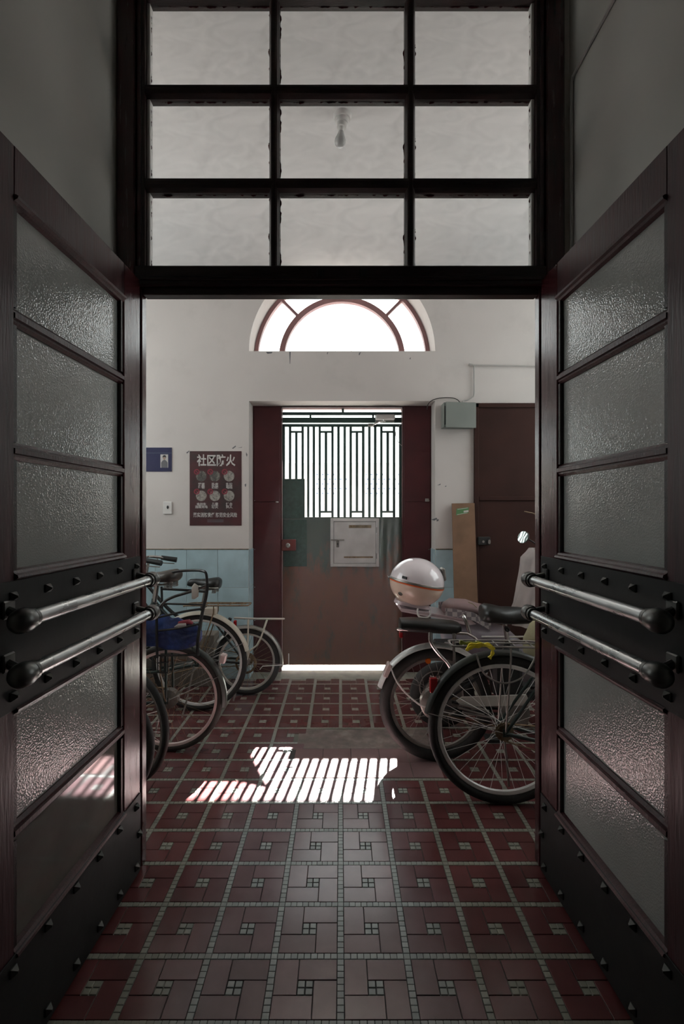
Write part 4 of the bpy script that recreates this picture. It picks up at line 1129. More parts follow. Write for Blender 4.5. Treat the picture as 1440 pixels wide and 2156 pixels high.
def bicycle(name, label, loc, yaw, lean=0.0, r=0.33, tr=0.018, rr=None, wb=1.05, rim=None, frame=None, fend=None, fa=(0.9, 3.35), stays=(2.9,), spoke_m=None,
            rack=None, rack_m=None, rack_z=None, rack_x=(-0.34, 0.10), struts=(-0.20, -0.02), sad=(0.26, 0.86), sad_m=None, sad_kw=None, bar_z=1.0, bar_w=0.22, steer=0.0, drum=None, guard=None, tire_m=None,
            tire_f=None, grip_m=None, front_basket=False, bar_m=None, group='bicycles parked in the hall', fw=0.026, front_fend=True, kick=True, headx=None):
    rim = rim or M['alu']; frame = frame or M['black']; spoke_m = spoke_m or M['dull_metal']
    root = thing(name, label, 'bicycle', loc, (lean, 0, yaw), group)
    A = Vector((0, 0, r)); BB = Vector((0.43 * wb / 1.05, 0, 0.27))
    hx = headx or wb - 0.12
    Ht = Vector((hx - 0.05, 0, min(bar_z - 0.12, 0.86))); Hb = Vector((hx, 0, Ht.z - 0.16))
    Sx, Sz = sad
    St = Vector((Sx + 0.015, 0, Sz - 0.14)); Sm = BB + (St - BB) * 0.55
    # wheels
    wheel(root, (0, r), r, tr, rim, spoke_m, rear=True, drum=drum, tire_m=tire_m, rr=rr)
    SX = Matrix.Translation((hx, 0, 0)) @ Matrix.Rotation(steer, 4, 'Z') @ Matrix.Translation((-hx, 0, 0))
    wheel(root, (wb, r), r, tr, rim, spoke_m, X=SX, tire_m=tire_f or tire_m, rr=rr)
    # frame
    b = MB()
    b.tube([Ht, Hb], 0.018, 10)
    b.tube([Hb + Vector((-0.01, 0, 0.02)), (Hb + BB) / 2 + Vector((0, 0, -0.03)), BB], 0.016, 10, smooth=6)
    b.tube([Ht + Vector((0, 0, -0.03)), (Ht + Sm) / 2 + Vector((0, 0, -0.07)), Sm], 0.013, 10, smooth=6)
    b.tube([BB, St], 0.015, 10)
    b.tube([BB + Vector((0, -0.035, 0)), BB + Vector((0, 0.035, 0))], 0.02, 12)
    for s in (-1, 1):
        b.tube([BB + Vector((-0.01, s * 0.02, 0)), BB + Vector((-0.1, s * 0.045, 0)), A + Vector((0, s * 0.058, 0))], 0.009, 8)
        b.tube([St + Vector((-0.005, s * 0.012, -0.02)), St + Vector((-0.08, s * 0.045, -0.12)), A + Vector((0, s * 0.060, 0))], 0.007, 8)
        b.box(-0.012, 0.014, s * 0.056, s * 0.062, r - 0.014, r + 0.02)
    b.build('frame', frame, root)
    MB().tube([St + Vector((0.004, 0, -0.02)), (Sx, 0, Sz - 0.045)], 0.0125, 10).build('seat_post', M['chrome'], root)
    # fork, bars
    b = MB()
    cr = Hb + Vector((0.008, 0, -0.03))
    b.tube([Hb, cr], 0.014, 10); b.box(cr.x - 0.014, cr.x + 0.014, -0.05, 0.05, cr.z - 0.012, cr.z + 0.008, 0.004)
    for s in (-1, 1):
        b.tube([cr + Vector((0, s * 0.046, 0)), cr + Vector((0.02, s * 0.05, -0.2)), Vector((wb - 0.02, s * 0.052, r + 0.06)), Vector((wb, s * 0.054, r))], 0.009, 8, smooth=4)
    b.xf(SX).build('fork', frame, root)
    b = MB()
    b.tube([Ht, Vector((Ht.x - 0.02, 0, bar_z)), Vector((Ht.x + 0.03, 0, bar_z + 0.012))], 0.0115, 10)
    gp = []
    hb_pts = []
    for s in (-1, 1):
        P = [Vector((Ht.x + 0.03, 0, bar_z + 0.012)), Vector((Ht.x + 0.035, s * bar_w * 0.45, bar_z + 0.03)), Vector((Ht.x - 0.01, s * bar_w * 0.8, bar_z + 0.035)), Vector((Ht.x - 0.16, s * bar_w, bar_z + 0.01))]
        b.tube(P, 0.011, 10, smooth=6)
        gp.append(P[-1])
    bar = b.xf(SX).build('handlebar', bar_m or M['chrome'], root)
    for i, s in enumerate((-1, 1)):
        e = gp[i]
        MB().tube([e + Vector((0.10, -s * 0.012, 0.017)), e + Vector((-0.015, s * 0.002, -0.002))], [0.017, 0.020], 12).xf(SX).build('grip', grip_m or M['blackp'], bar)
        MB().tube([e + Vector((0.13, -s * 0.02, 0.01)), e + Vector((0.10, -s * 0.02, -0.02)), e + Vector((0.0, -s * 0.01, -0.03))], 0.004, 6, smooth=4).xf(SX).build('brake_lever', M['dull_metal'], bar)
    saddle(root, Sx, Sz, sad_m or M['leather'], **(sad_kw or {}))
    if fend:
        fender(root, (0, r), r + 0.014, fa[0], fa[1], fend, stays=stays, w=fw)
        if front_fend:
            fender(root, (wb, r), r + 0.014, 0.2, 2.9, fend, stays=(2.6,), X=SX, w=fw)
    # transmission
    b = MB()
    hm = Matrix.Translation(BB + Vector((0, -0.045, 0))) @ Matrix.Rotation(PI / 2, 4, 'X')
    b.lathe([(0.03, 0), (0.082, 0), (0.084, 0.003), (0.03, 0.004)], hm, 32)
    ca = 0.7
    b.build('chainring', M['dull_metal'], root)
    b = MB()
    b.tube([BB + Vector((0, -0.060, 0)), BB + Vector((0, 0.060, 0))], 0.009, 8)
    for s in (-1, 1):
        d = Vector((math.cos(ca), 0, math.sin(ca))) * s
        b.tube([BB + Vector((0, s * 0.058, 0)), BB + d * 0.16 + Vector((0, s * 0.07, 0))], 0.008, 8)
    ck = b.build('crankset', M['dull_metal'], root)
    for s in (-1, 1):
        d = Vector((math.cos(ca), 0, math.sin(ca))) * s
        p = BB + d * 0.16 + Vector((0, s * 0.11, 0))
        MB().box(p.x - 0.045, p.x + 0.045, p.y - 0.035, p.y + 0.035, p.z - 0.011, p.z + 0.011, 0.004).build('pedal', M['blackp'], ck, smooth=False)
    b = MB()
    b.tube([A + Vector((0, -0.042, 0.04)), BB + Vector((0, -0.046, 0.084))], 0.004, 4); b.tube([A + Vector((0, -0.042, -0.04)), BB + Vector((0, -0.046, -0.084))], 0.004, 4)
    b.build('chain', M['rusty'], root)
    if guard:
        z0, z1 = r + 0.035, BB.z + 0.09
        b = MB()
        b.prism([(0.13, -0.052, z0 - 0.03), (0.10, -0.052, z0 + 0.0), (0.13, -0.052, z0 + 0.02), (BB.x + 0.06, -0.052, z1 + 0.02), (BB.x + 0.10, -0.052, BB.z + 0.02), (BB.x + 0.06, -0.052, z1 - 0.035)], (0, -0.014, 0))
        b.build('chain_guard', guard, root, smooth=False)
    if kick:
        MB().tube([A + Vector((0.02, 0.065, -0.01)), Vector((0.05, 0.10, 0.12)), Vector((0.07, 0.15, 0.008))], 0.006, 6).build('kickstand', M['dull_metal'], root)
    if rack == 'wire':
        z = rack_z; m = rack_m or M['dull_metal']
        b = MB()
        x0, x1 = rack_x
        b.tube([(x1, -0.03, z - 0.01), (x1 - 0.05, -0.062, z), (x0 + 0.04, -0.062, z), (x0, -0.035, z), (x0, 0.035, z), (x0 + 0.04, 0.062, z), (x1 - 0.05, 0.062, z), (x1, 0.03, z - 0.01)], 0.0052, 8, smooth=4)
        for k in range(5):
            xx = x0 + 0.05 + k * (x1 - x0 - 0.12) / 4
            b.tube([(xx, -0.062, z), (xx, 0.062, z)], 0.0035, 6)
        b.tube([(x0 + 0.02, 0, z + 0.004), (x1 - 0.02, 0, z + 0.004)], 0.0035, 6)
        rk = b.build('rack', m, root)
        for s in (-1, 1):
            for q in struts:
                MB().tube([(q, s * 0.062, z), (q, s * 0.066, z - 0.05), A + Vector((0.0, s * 0.066, 0.011))], 0.0045, 6).build('rack_strut', m, rk)
    if front_basket:
        b = MB()
        zc = bar_z - 0.05
        for k in range(5):
            zz = zc - 0.2 + 0.05 * k; g_ = 0.11 + 0.008 * k
            b.tube([(hx + 0.05, -g_, zz), (hx + 0.05 + 0.2 + 0.01 * k, -g_, zz), (hx + 0.25 + 0.01 * k, g_, zz), (hx + 0.05, g_, zz)], 0.0025, 5, closed=True)
        for k in range(9):
            yy = -0.11 + 0.0275 * k
            b.tube([(hx + 0.25, yy, zc - 0.2), (hx + 0.29, yy * 1.25, zc)], 0.0018, 4)
            b.tube([(hx + 0.05, yy, zc - 0.2), (hx + 0.05, yy * 1.25, zc)], 0.0018, 4)
        for k in range(7):
            xx = hx + 0.05 + 0.2 * k / 6
            b.tube([(xx, -0.11, zc - 0.2), (xx, 0.11, zc - 0.2)], 0.0018, 4)
        b.xf(SX).build('basket', M['dull_metal'], root)
    return root

# --- right, nearest: dark bicycle with a silver rim
R1Y = 2.317
r1 = bicycle('bicycle', 'dark bicycle with a bright silver rear rim nearest the right open leaf', (0.752, R1Y, 0), math.radians(-3), lean=-0.03, r=0.3436, tr=0.0225, rr=(0.280, 0.297),
             rim=M['alu'], frame=M['green_frame'], fend=M['dust_fender'], fa=(1.0, 2.95), stays=(2.93,), spoke_m=M['alu'], rack='wire', rack_z=0.735, rack_x=(-0.235, 0.20), struts=(0.025,), sad=(0.30, 0.94), bar_z=1.05, bar_w=0.2, kick=True, fw=0.028)
b = MB().box(-0.335, -0.30, -0.016, 0.016, 0.505, 0.575, 0.004)
rf = b.build('reflector', M['red_lens'], r1, smooth=False, label='red reflector')
MB().prism([(-0.333, -0.004, 0.585), (-0.262, -0.004, 0.556), (-0.30, -0.004, 0.52), (-0.325, -0.004, 0.51)], (0, 0.005, 0)).build('reflector_flag', M['white_lens'], rf, smooth=False)
MB().tube([Vector((-0.13, -0.066, 0.70)), Vector((-0.10, -0.07, 0.62)), Vector((-0.02, -0.07, 0.575)), Vector((0.07, -0.07, 0.60)), Vector((0.13, -0.06, 0.68)), Vector((0.16, -0.03, 0.74))], 0.0042, 8, smooth=6).build('lock_cable', M['dull_metal'], r1)
# yellow strip of cloth tied on its rack
yc = thing('yellow_strip', 'yellow plastic strip tied on the rack of the nearest right bicycle', 'strip', tuple(at(1000, 1360, R1Y - 0.08)))
yy_ = R1Y - 0.082
b = MB()
def ribbon(pts2, wd, th=0.004, yy=yy_):
    P = spline([at(u, v, yy + dy) for u, v, dy in pts2], 5)
    rings_ = []
    for i, p in enumerate(P):
        t = (P[min(i + 1, len(P) - 1)] - P[max(i - 1, 0)]).normalized()
        n_ = Vector((-t.z, 0, t.x))
        k = wd * (0.75 + 0.25 * math.sin(i * 1.3))
        rings_.append([p + n_ * k + Vector((0, -th, 0)), p + n_ * k + Vector((0, th, 0)), p - n_ * k + Vector((0, th, 0)), p - n_ * k + Vector((0, -th, 0))])
    return rings_
MB().rings(ribbon([(1040, 1368, 0), (1030, 1357, -.01), (1010, 1360, -.02), (992, 1363, -.02), (984, 1369, -.01), (990, 1358, -.015), (1012, 1357, -.025), (1032, 1363, -.015), (1037, 1375, 0), (1030, 1386, .0)], 0.0085)).build('strip', M['yellow'], yc, world=True)
MB().rings(ribbon([(968, 1352, 0.02), (985, 1355, 0.015), (1004, 1354, 0.01), (1022, 1357, 0.0)], 0.010)).build('faded_end', M['yellow2'], yc, world=True)

# --- right, second: electric bicycle with padded pillion and silver mudguard
R2Y = 2.727
r2x = 0.520
r2 = bicycle('bicycle', 'fat tired electric bicycle with black padded rear seat and silver mudguard', (r2x, R2Y, 0), math.radians(-2), lean=-0.02, r=0.308, tr=0.031, rr=(0.230, 0.247),
             rim=M['dull_metal'], frame=M['blackp'], fend=M['alu'], fa=(0.55, 2.86), stays=(), spoke_m=M['dull_metal'], sad=(0.375, 0.792), sad_kw=dict(L=0.275, Wd=0.105, mfat=1.6, springs=False, nose=1.5),
             bar_z=1.02, bar_w=0.12, drum=0.085, guard=M['rim_white'], fw=0.036, wb=1.0)
def L2(px_, py_, y=0.0):
    p = at(px_, py_, R2Y + y)
    return Vector((p.x - r2x, y, p.z))
rk = MB()
for s in (-1, 1):
    y = s * 0.065
    rk.tube([L2(838, 1326, y), L2(840, 1327, y), L2(985, 1335, y), L2(1000, 1343, y), L2(1016, 1360, y)], 0.0075, 10)
rk.tube([L2(838, 1326, -0.065), L2(838, 1326, 0.065)], 0.0075, 10)
rk.tube([L2(985, 1335, -0.065), L2(985, 1335, 0.065)], 0.006, 8)
rack = rk.build('rack', M['chrome'], r2)
for s in (-1, 1):
    y = s * 0.069
    MB().tube([L2(907, 1332, y), L2(909, 1355, y), L2(925, 1378, y), L2(945, 1400, y), L2(951, 1425, y), Vector((0.01, y, 0.32))], [0.010, 0.009, 0.008, 0.008, 0.008, 0.008], 10, smooth=4).build('rack_strut', M['chrome'], rack)
    MB().tube([L2(957, 1334, y), L2(957, 1350, y), L2(958, 1412, y), Vector((0.03, y, 0.33))], [0.010, 0.008, 0.0075, 0.0075], 10).build('rack_strut', M['chrome'], rack)
b = MB()
b.tube([L2(991, 1338, -0.06), L2(984, 1315, -0.06), L2(978, 1299, -0.05), L2(979, 1296, 0), L2(978, 1299, 0.05), L2(984, 1315, 0.06), L2(991, 1338, 0.06)], 0.0085, 10, smooth=5)
b.build('grab_loop', M['chrome'], rack)
MB().loft([(L2(841, 0).x, 0, L2(0, 1317).z, 0.05, 0.024), (L2(843, 0).x, 0, L2(0, 1316).z, 0.072, 0.032), (L2(870, 0).x, 0, L2(0, 1316).z, 0.085, 0.034), (L2(920, 0).x, 0, L2(0, 1319).z, 0.088, 0.033), (L2(955, 0).x, 0, L2(0, 1321).z, 0.082, 0.032), (L2(966, 0).x, 0, L2(0, 1322).z, 0.07, 0.026), (L2(969, 0).x, 0, L2(0, 1323).z, 0.05, 0.016)], 20, 'x', 3.0).build('pillion_pad', M['leather'], r2, ang=60)
MB().box(L2(841, 0).x, L2(848, 0).x, -0.03, 0.03, L2(0, 1343).z, L2(0, 1331).z, 0.004).build('tail_light', M['red_lens'], r2, smooth=False)
b = MB().box(-0.014, 0.014, -0.038, 0.038, -0.045, 0.03, 0.006)
b.xf(Matrix.Translation(L2(817, 1409)) @ Matrix.Rotation(0.4, 4, 'Y')).build('rear_reflector', M['white_lens'], r2, smooth=False)
for s in (-1, 1):
    MB().tube([L2(824, 1409, s * 0.036), L2(838, 1440, s * 0.06), L2(862, 1468, s * 0.07), L2(893, 1489, s * 0.07), Vector((0, s * 0.07, 0.31))], 0.004, 8, smooth=5).build('fender_stay', M['alu'], r2)
MB().lathe([(0, 0), (0.016, 0), (0.014, 0.008), (0, 0.010)], Matrix.Translation(L2(902, 1393, -0.012)) @ Matrix.Rotation(PI / 2, 4, 'X'), 16).build('spoke_reflector', M['orange_lens'], r2)
MB().torus((0, -0.03, 0.40), 0.09, 0.003, seg=30, sub=6, a0=1.2, a1=3.6).build('brake_cable', M['dull_metal'], r2)
MB().box(0.30, 0.46, -0.05, 0.05, 0.36, 0.62, 0.02).build('battery_case', M['blackp'], r2, smooth=False)
b = MB()
for (u, v, u2, v2) in ((965, 1490, 1020, 1505), (968, 1484, 1030, 1498), (975, 1500, 1040, 1512)):
    b.tube([L2(u, v, -0.07), L2(u2, v2, -0.075)], 0.008, 8)
b.build('motor_bracket', M['dull_metal'], r2)
lo = MB().lathe([(0, 0), (0.014, 0), (0.014, 0.02), (0.008, 0.022), (0, 0.018)], Matrix.Translation(L2(1067, 1324, -0.04)) @ Matrix.Rotation(PI / 2, 4, 'X'), 16)
lo.build('saddle_lock', M['blackp'], r2)

# --- right, at the back: pale pink scooter
SY = 3.15
sx0 = 0.62
scr = thing('scooter', 'pale pink electric scooter with a dusty pink seat behind the two right bicycles', 'scooter', (sx0, SY, 0), (0, 0, 0))
def LS(px_, py_, y=0.0):
    p = at(px_, py_, SY + y)
    return Vector((p.x - sx0, y, p.z))
for (cx, nm) in ((0.02, 'rear'), (1.10, 'front')):
    t = MB().torus((cx, 0, 0.205), 0.165, 0.040, seg=40, sub=12).build('tire', M['rubber'], scr)
    MB().lathe([(0, -0.05), (0.05, -0.05), (0.06, -0.03), (0.12, -0.02), (0.13, -0.03), (0.13, 0.03), (0.12, 0.02), (0.06, 0.03), (0.05, 0.05), (0, 0.05)], Matrix.Translation((cx, 0, 0.205)) @ Matrix.Rotation(PI / 2, 4, 'X'), 24).build('rim', M['dull_metal'], t)
MB().loft([(0.02, 0, 0.60, 0.06, 0.05), (0.04, 0, 0.595, 0.10, 0.09), (0.10, 0, 0.58, 0.13, 0.115), (0.25, 0, 0.53, 0.145, 0.145), (0.42, 0, 0.47, 0.135, 0.16), (0.52, 0, 0.41, 0.12, 0.13), (0.56, 0, 0.35, 0.10, 0.08)], 24, 'x', 2.8).build('body', M['lilac'], scr, ang=60)
MB().loft([(0.40, 0, 0.26, 0.14, 0.045), (0.50, 0, 0.25, 0.16, 0.045), (0.80, 0, 0.25, 0.16, 0.045), (0.90, 0, 0.28, 0.15, 0.06)], 16, 'x', 3.5).build('floorboard', M['blackp'], scr)
MB().loft([(0.30, 0.88, 0, 0.05, 0.16), (0.45, 0.87, 0, 0.05, 0.18), (0.62, 0.84, 0, 0.05, 0.18), (0.78, 0.80, 0, 0.05, 0.15), (0.90, 0.78, 0, 0.05, 0.10), (0.98, 0.77, 0, 0.045, 0.08)], 20, 'z', 2.6).build('leg_shield', M['pink'], scr, ang=60)
b = MB()
for s in (-1, 1):
    b.tube([(0.86, s * 0.055, 0.56), (1.10, s * 0.065, 0.205)], 0.016, 10)
b.tube([(0.80, 0, 0.86), (0.89, 0, 0.54)], 0.022, 10)
b.box(0.84, 0.90, -0.07, 0.07, 0.53, 0.57, 0.01)
b.build('fork', M['dull_metal'], scr)
fender(scr, (1.10, 0.205), 0.225, 0.6, 2.6, M['pink'], w=0.055)
# seat
MB().loft([(LS(933, 0).x, 0, LS(0, 1284).z, 0.06, 0.012), (LS(938, 0).x, 0, LS(0, 1279).z, 0.10, 0.028), (LS(952, 0).x, 0, LS(0, 1273).z, 0.125, 0.034), (LS(985, 0).x, 0, LS(0, 1276).z, 0.135, 0.036), (LS(1010, 0).x, 0, LS(0, 1284).z, 0.12, 0.036), (LS(1038, 0).x, 0, LS(0, 1290).z, 0.105, 0.036), (LS(1052, 0).x, 0, LS(0, 1293).z, 0.08, 0.032), (LS(1058, 0).x, 0, LS(0, 1296).z, 0.05, 0.02)], 22, 'x', 2.5).build('seat', M['pink_seat'], scr, ang=60)
MB().tube([LS(986, 1268, -0.10), LS(995, 1271, -0.115), LS(1004, 1279, -0.12)], 0.0025, 6).build('seat_piping', M['towel'], scr)
# plaid skirt: a rim of cloth under the seat edge
prf = [(930, 1283, 0.108), (945, 1283, 0.133), (985, 1290, 0.143), (1005, 1302, 0.13), (1022, 1312, 0.118)]
for s in (-1, 1):
    R_ = []
    for (u, v, hw) in prf:
        p = LS(u, v, 0)
        R_.append([Vector((p.x, s * (hw - 0.006), p.z + 0.028)), Vector((p.x, s * hw, p.z + 0.028)), Vector((p.x, s * (hw + 0.004), p.z - 0.020)), Vector((p.x, s * (hw - 0.004), p.z - 0.020))])
    MB().rings(R_).build('seat_skirt', M['plaid'], scr)
# rear carrier plate and grab handle
b = MB()
b.prism([LS(841, 1283, -0.10), LS(845, 1281, -0.10), LS(930, 1295, -0.13), LS(992, 1306, -0.14), LS(1003, 1314, -0.14), LS(985, 1317, -0.14), LS(920, 1302, -0.13), LS(845, 1288, -0.10)], (0, 0.26, 0))
cr = b.build('carrier', M['pink'], scr, smooth=False)
for s in (-1, 1):
    y = s * 0.135
    MB().tube([LS(880, 1281, y), LS(879, 1291, y), LS(884, 1299, y), LS(900, 1300, y), LS(906, 1294, y), LS(905, 1285, y)], 0.0055, 8, smooth=4).build('grab_handle', M['alu'], cr)
MB().box(LS(905, 0).x, LS(955, 0).x, -0.17, -0.11, LS(0, 1352).z, LS(0, 1335).z, 0.006).build('tail_lamp', M['blackp'], scr, smooth=False)
MB().box(LS(924, 0).x, LS(934, 0).x, -0.173, -0.169, LS(0, 1348).z, LS(0, 1337).z).build('white_sticker', M['paper'], scr, smooth=False)
MB().box(LS(882, 0).x, LS(915, 0).x, -0.12, -0.10, LS(0, 1362).z, LS(0, 1349).z, 0.002).build('number_plate', M['rim_white'], scr, smooth=False)
MB().box(LS(1000, 0).x, LS(1090, 0).x, -0.155, -0.14, LS(0, 1330).z, LS(0, 1327).z, 0.002).build('body_strip', M['alu'], scr, smooth=False)
# handlebar with mirrors
b = MB()
b.tube([(0.77, -0.215, 0.99), (0.78, -0.14, 1.02), (0.80, 0, 1.0), (0.78, 0.14, 1.02), (0.77, 0.215, 0.99)], 0.012, 10, smooth=5)
b.tube([(0.80, 0, 0.86), (0.80, 0, 1.0)], 0.02, 10)
hbr = b.build('handlebar', M['blackp'], scr)
for s in (-1, 1):
    MB().tube([(0.774, s * 0.14, 1.015), (0.768, s * 0.225, 0.985)], 0.018, 12).build('grip', M['blackp'], hbr)
mp_ = LS(1101, 1131, 0.10)
nrm = Vector((-0.92, -0.28, 0.24)).normalized()
def mirror(p):
    md = Matrix.Translation(p) @ nrm.to_track_quat('Z', 'Y').to_matrix().to_4x4() @ Matrix.Diagonal((1.3, 1.0, 1, 1))
    hs = MB().lathe([(0, -0.03), (0.022, -0.026), (0.040, -0.008), (0.042, 0.0), (0, 0.0)], md, 24).build('mirror_housing', M['blackp'], scr)
    MB().lathe([(0, 0.0005), (0.0385, 0.0005), (0.0385, 0.002), (0, 0.0022)], md, 24).build('mirror_glass', M['mirror'], hs, smooth=False)
    MB().tube([p - nrm * 0.02, p + Vector((0.09, 0, -0.05)), Vector((0.775, math.copysign(0.13, p.y), 1.02))], 0.005, 8, smooth=4).build('mirror_stem', M['blackp'], hs)
mirror(mp_)
mirror(Vector((mp_.x + 0.20, -0.19, mp_.z - 0.02)))
MB().tube([LS(1104, 1077, 0.05), LS(1120, 1080, 0.05), LS(1132, 1085, 0.05), LS(1142, 1096, 0.05), LS(1150, 1125, 0.03), Vector((0.78, 0.1, 1.02))], [0.004, 0.0035, 0.003, 0.003, 0.003, 0.003], 8).build('brake_lever', M['rusty'], scr)
# quilted apron hung over the handlebar
qa = thing('quilted_apron', 'pale pink quilted windproof apron hanging over the scooter handlebar', 'apron', tuple(at(1125, 1312, SY)))
R_ = []
NA = 40
for i in range(25):
    t = i / 24
    z = 1.115 - 0.46 * t
    left = 1.172 - 0.030 * min(1, t / 0.6) - 0.075 * max(0, (t - 0.6) / 0.4) ** 1.2 + 0.05 * max(0, 0.12 - t) / 0.12
    dep = 0.265 + 0.02 * math.sin(t * 2.5)
    outer, inner = [], []
    for k in range(NA + 1):
        a = PI / 2 + PI * k / NA
        ca, sa = math.cos(a), math.sin(a)
        rx = 1.50 - left
        fold = 0.012 * math.sin(a * 11 + z * 5) + 0.003 * math.sin(z * 26 + a * 2) + 0.007 * math.sin(a * 23 - z * 9)
        e_ = 2 / 2.5
        px_ = 1.50 - abs(ca) ** e_ * (rx + fold)
        py_ = SY + math.copysign(abs(sa) ** e_, sa) * (dep + fold)
        outer.append(Vector((px_, py_, z)))
        inner.append(Vector((1.50 - abs(ca) ** e_ * (rx + fold - 0.022), SY + math.copysign(abs(sa) ** e_, sa) * (dep + fold - 0.022), z)))
    R_.append(outer + inner[::-1])
b = MB().rings(R_)
b.build('quilt', M['quilt'], qa, world=True, ang=80)
b = MB()
for k in range(16):
    pass
b.tube([at(1073, 1300, SY - 0.2), at(1070, 1290, SY - 0.2), at(1072, 1283, SY - 0.2), at(1079, 1286, SY - 0.21), at(1081, 1296, SY - 0.22), at(1087, 1303, SY - 0.24)], 0.011, 10, smooth=4)
b.build('tie_cord', M['towel'], qa, world=True)
b = MB().loft([(0.72, 1.19, SY - 0.25, 0.08, 0.04), (0.62, 1.17, SY - 0.25, 0.11, 0.05), (0.54, 1.18, SY - 0.25, 0.12, 0.06), (0.46, 1.22, SY - 0.25, 0.09, 0.05), (0.43, 1.23, SY - 0.25, 0.05, 0.04)], 24, 'z', 2.2).jitter(0.02, 14)
b.build('lining', M['towel'], qa, world=True, ang=80)

# --- round tail box on the scooter carrier
tc_ = at(877.5, 1226, SY)
tbx = thing('tail_box', 'glossy round pink and beige helmet-like box with orange stripe on the scooter carrier', 'tail box', (tc_.x, tc_.y, tc_.z - 0.15))
T = Matrix.Translation(tc_) @ Matrix.Rotation(math.radians(11), 4, 'Y')
a_, c_ = 0.171, 0.153
def ell(z): return a_ * math.sqrt(max(0, 1 - (z / c_) ** 2))
up = [(a_ * math.cos(t), c_ * math.sin(t)) for t in [0.06 + (PI / 2 - 0.06) * i / 14 for i in range(15)]]
MB().lathe([(0, 0.009)] + up, T, 44).build('lid', M['shell_pink'], tbx, world=True, ang=60)
dn = [(a_ * math.cos(t), -c_ * math.sin(t)) for t in [0.06 + 1.02 * i / 12 for i in range(13)]]
MB().lathe([(0, -0.006)] + dn + [(0, dn[-1][1] - 0.002)], T, 44).build('base', M['shell_beige'], tbx, world=True, ang=60)
MB().lathe([(0, 0.010), (a_ + 0.0, 0.010), (a_ + 0.003, 0.004), (a_ + 0.003, -0.002), (a_, -0.004), (0, -0.004)], T, 44).build('seam_band', M['dull_metal'], tbx, world=True)
MB().lathe([(0, -0.004), (a_ + 0.002, -0.004), (a_ + 0.0025, -0.008), (a_ + 0.001, -0.012), (0, -0.012)], T, 44).build('orange_stripe', M['orange'], tbx, world=True)
MB().box(-a_ - 0.016, -a_ + 0.012, -0.03, 0.03, -0.004, 0.004, 0.002, m=T).build('latch_lip', M['chrome'], tbx, smooth=False, world=True)
MB().box(a_ - 0.012, a_ + 0.010, -0.04, 0.04, -0.006, 0.075, 0.008, m=T @ Matrix.Rotation(-0.30, 4, 'Y')).build('hinge', M['dull_metal'], tbx, smooth=False, world=True)
kp_ = T @ Matrix.Rotation(math.radians(226), 4, 'Z')
kz = -0.075
MB().lathe([(0, 0), (0.014, 0), (0.013, 0.006), (0, 0.007)], kp_ @ Matrix.Translation((ell(kz) - 0.003, 0, kz)) @ Matrix.Rotation(PI / 2 + 0.3, 4, 'Y') @ Matrix.Diagonal((0.9, 1.2, 1, 1)), 16).build('key_cover', M['chrome'], tbx, world=True)
kz = 0.028
MB().box(-0.004, 0.004, -0.018, 0.018, -0.008, 0.008, 0.002, m=kp_ @ Matrix.Translation((ell(kz) - 0.001, 0.02, kz))).build('badge', M['blackp'], tbx, smooth=False, world=True)
MB().loft([(tc_.z - 0.146, tc_.x - 0.005, SY, 0.115, 0.09), (tc_.z - 0.125, tc_.x - 0.01, SY, 0.105, 0.09)], 24, 'z', 3).xf(T @ Matrix.Rotation(math.radians(-1), 4, 'Y') @ Matrix.Translation(-tc_)).build('mount', M['pink'], tbx, world=True)

# ================================================================== LEFT BICYCLES
# farthest: small wheeled bicycle by the door
L4Y, l4x = 3.70, -0.695
l4 = bicycle('bicycle', 'small wheeled bicycle with white rims parked closest to the iron door', (l4x, L4Y, 0), PI + 0.03, lean=0.03, r=0.247, tr=0.021, rr=(0.192, 0.207), wb=0.92, rim=M['rim_white'], frame=M['blackp'],
             fend=M['dull_metal'], fa=(0.6, 3.3), stays=(3.2,), spoke_m=M['rusty'], sad=(0.31, 0.825), sad_kw=dict(L=0.25, Wd=0.085, mfat=1.4, under=M['rim_white'], tilt=-0.10), bar_z=0.98, bar_w=0.18, fw=0.03)
def LL(px_, py_, y, Yw, xw):
    p = at(px_, py_, Yw - y)
    return Vector((-(p.x - xw), y, p.z))
rk = MB()
for s in (-1, 1):
    y = s * 0.06
    rk.tube([LL(597, 1304.5, y, L4Y, l4x), LL(540, 1304, y, L4Y, l4x), LL(492, 1302, y, L4Y, l4x)], 0.0055, 8)
rk.tube([LL(597, 1304.5, -0.06, L4Y, l4x), LL(597, 1304.5, 0.06, L4Y, l4x)], 0.0055, 8)
for u in (580, 560, 540, 515):
    rk.tube([LL(u, 1304, -0.06, L4Y, l4x), LL(u, 1304, 0.06, L4Y, l4x)], 0.004, 6)
rk = rk.build('rack', M['rim_white'], l4)
for s in (-1, 1):
    y = s * 0.064
    MB().tube([LL(522, 1306, y, L4Y, l4x), LL(521, 1335, y, L4Y, l4x), LL(519, 1390, y, L4Y, l4x)], 0.006, 8).build('rack_strut', M['cream'], rk)
    MB().tube([LL(561, 1307, y, L4Y, l4x), LL(548, 1345, y, L4Y, l4x), LL(540, 1360, y, L4Y, l4x), LL(524, 1372, y, L4Y, l4x), LL(519, 1390, y, L4Y, l4x)], 0.006, 8).build('rack_strut', M['cream'], rk)
MB().box(LL(501, 0, 0, L4Y, l4x).x, LL(495, 0, 0, L4Y, l4x).x, 0.055, 0.085, LL(0, 1323, 0, L4Y, l4x).z, LL(0, 1303, 0, L4Y, l4x).z, 0.006).build('reflector', M['red_lens'], l4, smooth=False, label='red reflector')
